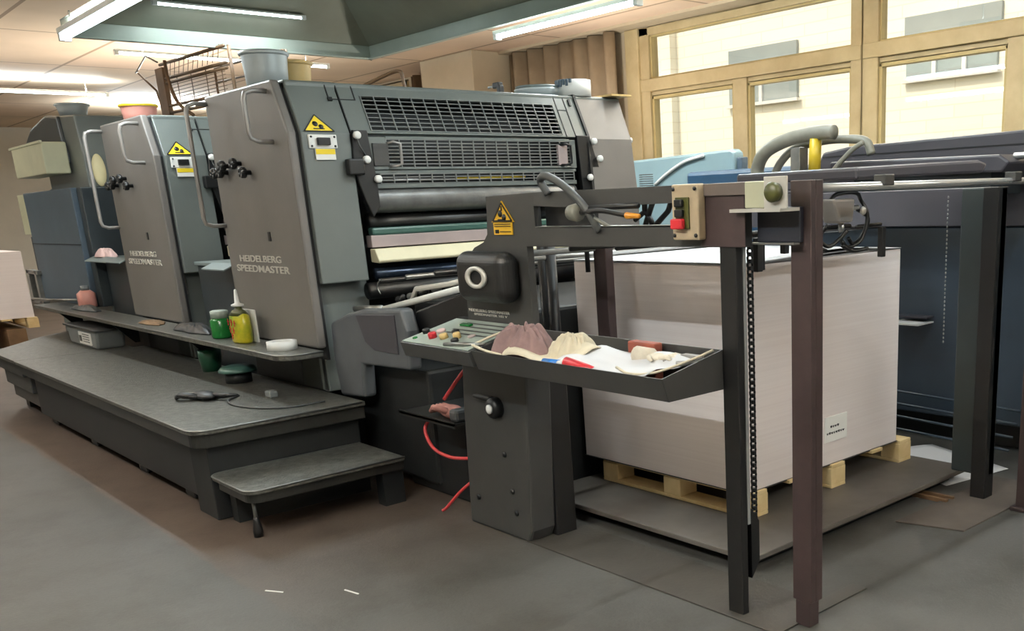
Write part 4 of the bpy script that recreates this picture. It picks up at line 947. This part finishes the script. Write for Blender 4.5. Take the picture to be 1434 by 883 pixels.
MB().lathe((-5.70, 4.62, 2.262), [(0.122, 0), (0.122, .11), (0.108, .11), (0.108, .01)], 'z', 30).build('body', M_white, pt)
mb = MB()
for k in range(9):
    a = -PI/2-.9+k*.2; L = random.uniform(.02, .06); x, y = -5.70+.121*math.cos(a), 4.62+.121*math.sin(a); mb.box(x-.008, x+.008, y-.008, y+.008, 2.370-L, 2.374)
mb.build('paint_drips', M_blue, pt)
pt = empty('spray_gun', (-6.3, 4.30, 2.26), 'tiny dark tool standing left of the flat tub', 'tool')
mb = MB(); mb.box(-5.99, -5.95, 4.16, 4.20, 2.258, 2.35); mb.box(-6.04, -5.96, 4.16, 4.20, 2.33, 2.37); mb.build('body', M_blk, pt, bev=0.008)
MB().tube([(-6.04, 4.18, 2.35), (-6.10, 4.17, 2.345)], 0.008, 8).build('nozzle', M_chrome, pt)
tp = MB().tube(spline([(-6.0, 3.10, 2.262), (-5.98, 3.16, 2.30), (-5.86, 3.28, 2.365), (-5.80, 3.31, 2.372), (-5.78, 3.315, 2.35), (-5.77, 3.32, 2.262)], 5), 0.011, 8).build('bent_pipe', M_rack)
tag(tp, 'bent brown pipe handle sticking up from the top of the nearest unit', 'pipe')
# wire rack
rk = empty('wire_rack', (-9.6, 3.4, 2.26), 'brown wire mesh rack standing behind the middle press unit', 'rack')
def bar(p, q, rr=0.014, nm='rack_bar', m=M_rack): MB().tube([p, q], rr, 6).build(nm, m, rk)
yk = 3.4
for z in (2.93, 2.80, 2.76, 2.56, 2.50):
    bar((-10.35, yk, z), (-8.75, yk, z-.03))
    if z in (2.93, 2.80): bar((-10.35, yk+.5, z), (-8.75, yk+.5, z-.03), 0.010)
B(-10.45, -10.25, 3.38, 3.42, 2.46, 2.90).build('side_panel', M_rack, rk)
for x, z in ((-10.35, 2.458), (-8.7, 2.258)):
    bar((x, yk+.02, z), (x, yk+.02, 2.9), 0.016, 'leg'); bar((x, yk+.5, z), (x, yk+.5, 2.9), 0.012, 'leg')
mb = MB()
for k in range(4): x = -9.95+k*.36; mb.tube([(x, yk, 2.50), (x, yk, 2.78)], 0.004, 4)
for k in range(6): z = 2.59+k*.028; mb.tube([(-10.2, yk, z), (-8.8, yk, z-.02)], 0.003, 4)
for k in range(12): x = -10.25+k*.12; mb.tube([(x, yk, 2.80), (x+.08, yk, 2.925)], 0.003, 4)
mb.build('wire_mesh', M_rack, rk)
MB().tube(spline([(-10.05, yk-.05, 2.93), (-10.0, yk-.06, 2.75), (-9.85, yk-.06, 2.55), (-9.55, yk-.05, 2.42)], 6), 0.016, 8).build('stay_arm', M_rack, rk)
MB().tube([(-11.0, yk, 2.93), (-10.55, yk, 2.72)], 0.010, 6).build('stay_arm', M_rack, rk)
MB().tube([(-11.0, yk-.02, 2.93), (-10.7, yk, 3.05), (-10.4, yk, 2.96)], 0.008, 6).build('stay_arm', M_steel, rk)
MB().tube([(-10.55, yk, 2.72), (-10.45, yk, 2.45)], 0.010, 6).build('stay_arm', M_rack, rk)

# ================================================================== SMALL THINGS ON SHELF AND PLATFORM
zS = 0.770
yb_ = empty('squeeze_bottle', (-6.25, 2.27, zS), 'yellow squeeze bottle with white spout and red writing on the metal shelf', 'bottle')
def ovallathe(c, prof, sx, sy, n=28):
    mb = MB(); mb.xf = Matrix.Translation(c) @ Matrix.Diagonal((sx, sy, 1, 1)); mb.lathe((0, 0, 0), prof, 'z', n); return mb
ovallathe((-6.25, 2.27, zS), [(0.085, 0), (0.095, .01), (0.098, .10), (0.092, .17), (0.06, .195), (0.03, .205)], 1.05, .55).build('body', M_bottle, yb_)
ovallathe((-6.25, 2.27, zS+.17), [(0.094, 0), (0.062, .028), (0.036, .038), (0.036, .058)], 1.0, .56).build('shoulder', M_olive, yb_)
MB().lathe((-6.25, 2.27, zS+.225), [(0.038, 0), (0.038, .012), (0.016, .02), (0.008, .10), (0.003, .105)], 'z', 16).build('spout', M_white, yb_)
mb = MB()
for k, (x, z) in enumerate(((-6.31, .13), (-6.26, .13), (-6.21, .125), (-6.29, .085), (-6.24, .08), (-6.27, .045))):
    mb.box(x, x+.022, 2.213, 2.2165, zS+z, zS+z+.008); mb.box(x+.006, x+.012, 2.213, 2.2165, zS+z-.02, zS+z+.02)
mb.build('red_print', M_red, yb_)
mb = MB(); mb.box(-6.33, -6.15, 2.325, 2.335, zS, zS+.20); mb.build('white_label', M_white, yb_)
gj = empty('green_jar', (-6.68, 2.27, zS), 'bright green jar standing left of the yellow squeeze bottle', 'jar')
MB().lathe((-6.62, 2.28, zS), [(0.060, 0), (0.065, .01), (0.065, .115), (0.05, .135)], 'z', 26).build('body', M_greenjar, gj)
MB().lathe((-6.62, 2.28, zS+.13), [(0.055, 0), (0.055, .045), (0.04, .05)], 'z', 26).build('cap', M_panelg, gj)
tp = empty('tape_roll', (-5.78, 2.29, zS), 'white roll of tape lying at the end of the metal shelf', 'tape')
mb = MB(); N = 36; vs = []
for rr, zz in ((0.085, 0), (0.085, .05), (0.055, .05), (0.055, 0)):
    for k in range(N): vs.append((-5.68+rr*math.cos(2*PI*k/N), 2.28+rr*math.sin(2*PI*k/N), zS+zz))
mb._add(vs, [(i*N+k, i*N+(k+1) % N, ((i+1) % 4)*N+(k+1) % N, ((i+1) % 4)*N+k) for i in range(4) for k in range(N)], True)
mb.build('roll', M_white, tp)
def cloth(name, c, sx, sy, h, m, label, cat, seed, parent=None, pinch=0.0, tn=0.004):
    rnd = random.Random(seed); ph = [rnd.uniform(0, 6.28) for _ in range(8)]
    mb = MB()
    def f(u, v):
        a = 2*PI*u; q = v
        rad = 1+.10*math.sin(3*a+ph[0])+.06*math.sin(7*a+ph[1])
        x = c[0]+sx*q*rad*math.cos(a); y = c[1]+sy*q*rad*math.sin(a)
        fold = .35*math.sin(5*a+ph[2]+5*q)+.35*math.sin(12*a+ph[3]-7*q)+.35*math.sin(21*a+ph[4]+9*q)+.3*math.sin(14*q+ph[5]+3*math.sin(4*a))
        z = c[2]+h*(max(0, 1-q**3.2))*(0.84+.10*fold*min(1, q*2))*(1-pinch*math.exp(-(q/.18)**2)) + .003
        return (x, y, z)
    mb.grid(f, 120, 26)
    o = mb.build(name, m, parent, solid=tn)
    if label: tag(o, label, cat)
    return o
cloth('cleaning_rag', (-3.33, 2.35, 0.885), 0.19, 0.125, 0.20, M_rag, 'crumpled mauve grey rag at the left end of the tray', 'rag', 3, pinch=.5)
cloth('folded_cloth', (-3.03, 2.375, 0.885), 0.125, 0.105, 0.175, M_linen, 'bunched cream cloth next to the mauve rag in the tray', 'cloth', 5)
mb = MB(); mb.grid(lambda u, v: (-2.96+.52*u+.06*v, 2.215+.22*v, 0.955+.035*v-.008*u+.012*math.sin(u*7+v*3)+.008*math.sin(v*9)), 24, 10)
tag(mb.build('crumpled_paper', M_papert, solid=0.002), 'crumpled white paper sheet lying across the right half of the tray', 'paper')
mb = MB(); mb.grid(lambda u, v: (-3.32+.42*u+.02*v, 2.215+.18*v, 0.945+.05*v+.015*math.sin(u*6+v*4)+.01*math.sin(v*8+u)), 20, 8)
tag(mb.build('flat_cloth', M_linen, solid=0.004), 'flattened cream cloth lying in front of the mauve rag in the tray', 'cloth')
gl = empty('white_glove', (-2.55, 2.40, 0.98), 'off-white cotton glove lying on the paper at the right of the tray', 'glove')
mb = MB(); mb.ball((-2.56, 2.40, 0.985), .055, .045, .014, 10)
for k, (dx, dy) in enumerate(((.05, .045), (.065, .025), (.068, .004), (.062, -.016))):
    mb.tube([(-2.53, 2.41-k*.012, .985), (-2.53+dx*.6, 2.41-k*.012+dy*.3, .995), (-2.53+dx, 2.41+dy-k*.008, .985)], [.010, .009, .006], 8)
mb.tube([(-2.58, 2.375, .985), (-2.56, 2.345, .99), (-2.53, 2.33, .985)], [.011, .009, .006], 8)
mb.tube([(-2.60, 2.40, .985), (-2.68, 2.40, .982)], [.03, .035], 12)
mb.build('glove_body', M_glove, gl)
tag(B(-2.77, -2.62, 2.43, 2.475, 0.882, 1.025).build('small_box', M_rust, bev=0.006), 'rust brown cardboard box standing at the back wall of the tray', 'box')
pr = empty('metal_clip', (-2.42, 2.40, 0.985), 'small grey metal clamp near the right end of the tray', 'clamp')
mb = MB(); mb.tube(spline([(-2.50, 2.36, .975), (-2.44, 2.44, .99), (-2.38, 2.43, .99), (-2.37, 2.38, .985), (-2.42, 2.35, .98)], 6), 0.010, 8)
mb.box(-2.47, -2.38, 2.42, 2.45, .965, 1.0); mb.build('clamp_body', M_handle, pr)
cd = MB().tube(spline([(-2.62, 2.24, .965), (-2.52, 2.215, .955), (-2.42, 2.25, .965), (-2.36, 2.38, 1.0), (-2.345, 2.46, 1.02)], 8), 0.005, 6).build('cord', M_linen); tag(cd, 'thin cream cord along the right end of the tray', 'cord')
bt = empty('marker_tube', (-2.93, 2.22, 0.93), 'blue plastic tube end on the front lip of the tray', 'tube')
MB().tube([(-3.02, 2.215, .950), (-2.93, 2.215, .952)], 0.016, 12).build('cap', M_bluep, bt)
MB().tube([(-2.93, 2.215, .952), (-2.88, 2.22, .955)], 0.013, 12).build('body', M_white, bt)
bt = empty('marker_tube', (-2.82, 2.22, 0.93), 'red plastic tube end on the front lip of the tray', 'tube')
MB().tube([(-2.88, 2.215, .962), (-2.76, 2.22, .950), (-2.73, 2.225, .948)], [0.022, 0.016, 0.010], 12).build('cap', M_red, bt)
MB().tube([(-2.90, 2.215, .966), (-2.88, 2.215, .962)], [.012, .022], 12).build('body', M_white, bt)
pk = empty('open_pliers', (-3.55, 2.28, 0.96), 'grey metal tool with string at the left end of the tray', 'tool')
MB().tube([(-3.72, 2.20, .965), (-3.60, 2.22, .972), (-3.50, 2.26, .975)], [0.010, 0.012, 0.006], 8).build('blade', M_steel, pk)
MB().tube(spline([(-3.55, 2.24, .975), (-3.47, 2.34, 1.02), (-3.40, 2.42, 1.03)], 6), 0.006, 6).build('string', M_linen, pk)
MB().tube(spline([(-3.53, 2.22, .975), (-3.42, 2.21, .962), (-3.30, 2.205, .955)], 6), 0.006, 6).build('string', M_linen, pk)

# rags on the shelf
def heap(name, c, sx, sy, h, m, label, cat, seed): return cloth(name, c, sx, sy, h, m, label, cat, seed)
heap('black_rag', (-7.2, 2.30, zS), 0.32, 0.085, 0.06, M_blk, 'black rag heap on the metal shelf between the two nearest press units', 'rag', 11)
heap('flat_rag', (-8.05, 2.28, zS), 0.20, 0.07, 0.025, M_brown, 'flat brown rag on the metal shelf below the middle press unit', 'rag', 12)
heap('dark_rag', (-9.95, 2.30, zS), 0.35, 0.07, 0.05, M_cable, 'dark rag on the metal shelf under the pink bottle', 'rag', 13)
pb = empty('pink_bottle', (-10.05, 2.33, zS), 'small pink bottle with grey cap on the shelf by the blue cabinet', 'bottle')
MB().lathe((-10.0, 2.33, zS+.02), [(0.07, 0), (0.075, .01), (0.075, .12), (0.04, .15)], 'z', 20).build('body', M_pinkb, pb)
MB().lathe((-10.0, 2.33, zS+.17), [(0.035, 0), (0.035, .04)], 'z', 16).build('cap', M_tub, pb)
cloth('pink_rag', (-9.7, 2.48, 1.226), 0.20, 0.07, 0.085, M_pink, 'pale pink crumpled cloth on the ledge beside the feeder', 'rag', 21)
# platform things
tb_ = empty('grey_tub', (-9.45, 2.2, 0.5), 'low grey tub with white label on the walkway under the shelf', 'tub')
mb = MB(); mb.prism([(-9.92, 0.502), (-9.10, 0.502), (-9.04, 0.66), (-9.98, 0.66)], 'y', 2.12, 2.34); mb.build('body', M_tub, tb_, bev=0.02)
B(-10.0, -9.02, 2.10, 2.36, 0.655, 0.672).build('rim', M_frame, tb_, bev=0.004)
lb = B(-9.55, -9.20, 2.108, 2.118, 0.53, 0.63).build('label', M_white, tb_)
mb = MB()
for z in (0.612, 0.592, 0.572, 0.552): mb.box(-9.42, -9.23, 2.105, 2.108, z, z+.006)
mb.box(-9.53, -9.46, 2.105, 2.108, .55, .60); mb.build('label_print', M_frame, lb)
gj = empty('green_pot', (-7.15, 2.36, 0.5), 'dark green pot on the walkway beneath the green jar', 'pot')
MB().lathe((-7.05, 2.32, .502), [(0.06, 0), (0.075, .10), (0.075, .15), (0.06, .15)], 'z', 24).build('body', M_darkgreen, gj)
gj = empty('round_tin', (-6.45, 2.30, 0.5), 'flat tin with pale green lid on the walkway under the shelf', 'tin')
MB().lathe((-6.4, 2.26, .502), [(0.08, 0), (0.08, .07)], 'z', 26).build('body', M_dark, gj)
MB().lathe((-6.4, 2.26, .572), [(0.115, 0), (0.115, .012), (0.10, .03), (0.06, .04)], 'z', 26).build('lid', M_green, gj)
pk = empty('black_gloves', (-5.95, 1.90, 0.502), 'black crumpled glove lying near the platform front corner', 'glove')
mb = MB(); mb.ball((-5.98, 1.90, .525), .12, .06, .024, 10)
for k in range(4): mb.tube([(-6.0+k*.02, 1.87, .52), (-6.06+k*.01, 1.80-k*.008, .535), (-6.05-k*.03, 1.76+.01*k, .515)], [.018, .015, .008], 8)
mb.tube([(-5.90, 1.93, .525), (-5.82, 1.97, .53), (-5.78, 2.02, .53)], [.02, .016, .006], 8)
mb.build('glove_body', M_blk, pk)
cdp = MB().tube(spline([(-5.88, 2.06, .508), (-5.75, 1.95, .508), (-5.55, 1.93, .508), (-5.35, 2.0, .508), (-5.25, 2.12, .508), (-5.25, 2.3, .508)], 8), 0.006, 6).build('cord_loop', M_cable); tag(cdp, 'thin dark cord loop lying on the platform', 'cord')
tag(B(-5.72, -5.64, 2.15, 2.20, .502, .54).build('small_block', M_tub, bev=0.008), 'small grey block lying on the platform near the cord loop', 'block')

# red hose, pink glove on small shelf, pouch
rh = MB(); rh.tube(spline([(-4.03, 2.50, .80), (-4.10, 2.47, .72), (-4.20, 2.45, .62)], 6), 0.010, 8)
tag(rh.build('red_hose', M_redhose), 'red hose running down from the control box to the pink glove', 'hose')
rh = MB(); rh.tube(spline([(-4.44, 2.50, .488), (-4.46, 2.47, .42), (-4.38, 2.46, .34), (-4.24, 2.46, .315), (-4.10, 2.47, .325), (-4.04, 2.52, .33)], 8), 0.009, 8)
tag(rh.build('red_hose', M_redhose), 'red hose loop hanging below the small dark side shelf', 'hose')
rh = MB(); rh.tube(spline([(-4.14, 2.56, .20), (-4.22, 2.50, .12), (-4.30, 2.46, .03), (-4.32, 2.44, .01)], 6), 0.008, 8)
tag(rh.build('red_hose', M_redhose), 'short red hose end reaching the floor left of the column', 'hose')
gl = empty('leather_glove', (-4.2, 2.50, .512), 'pinkish work glove lying on the small dark side shelf', 'glove')
mb = MB(); mb.ball((-4.22, 2.50, .545), .085, .05, .035, 10)
for k in range(4): mb.tube([(-4.27, 2.47+k*.02, .55), (-4.33, 2.46+k*.02, .56), (-4.36, 2.46+k*.018, .535)], [.018, .016, .012], 8)
mb.tube([(-4.20, 2.47, .55), (-4.24, 2.43, .575), (-4.27, 2.425, .57)], [.018, .015, .01], 8)
mb.build('glove_body', M_flesh, gl)
tag(B(-4.16, -4.09, 2.44, 2.60, .513, .575).build('dark_pouch', M_cable, bev=0.015), 'dark grey pouch beside the pink glove on the side shelf', 'pouch')
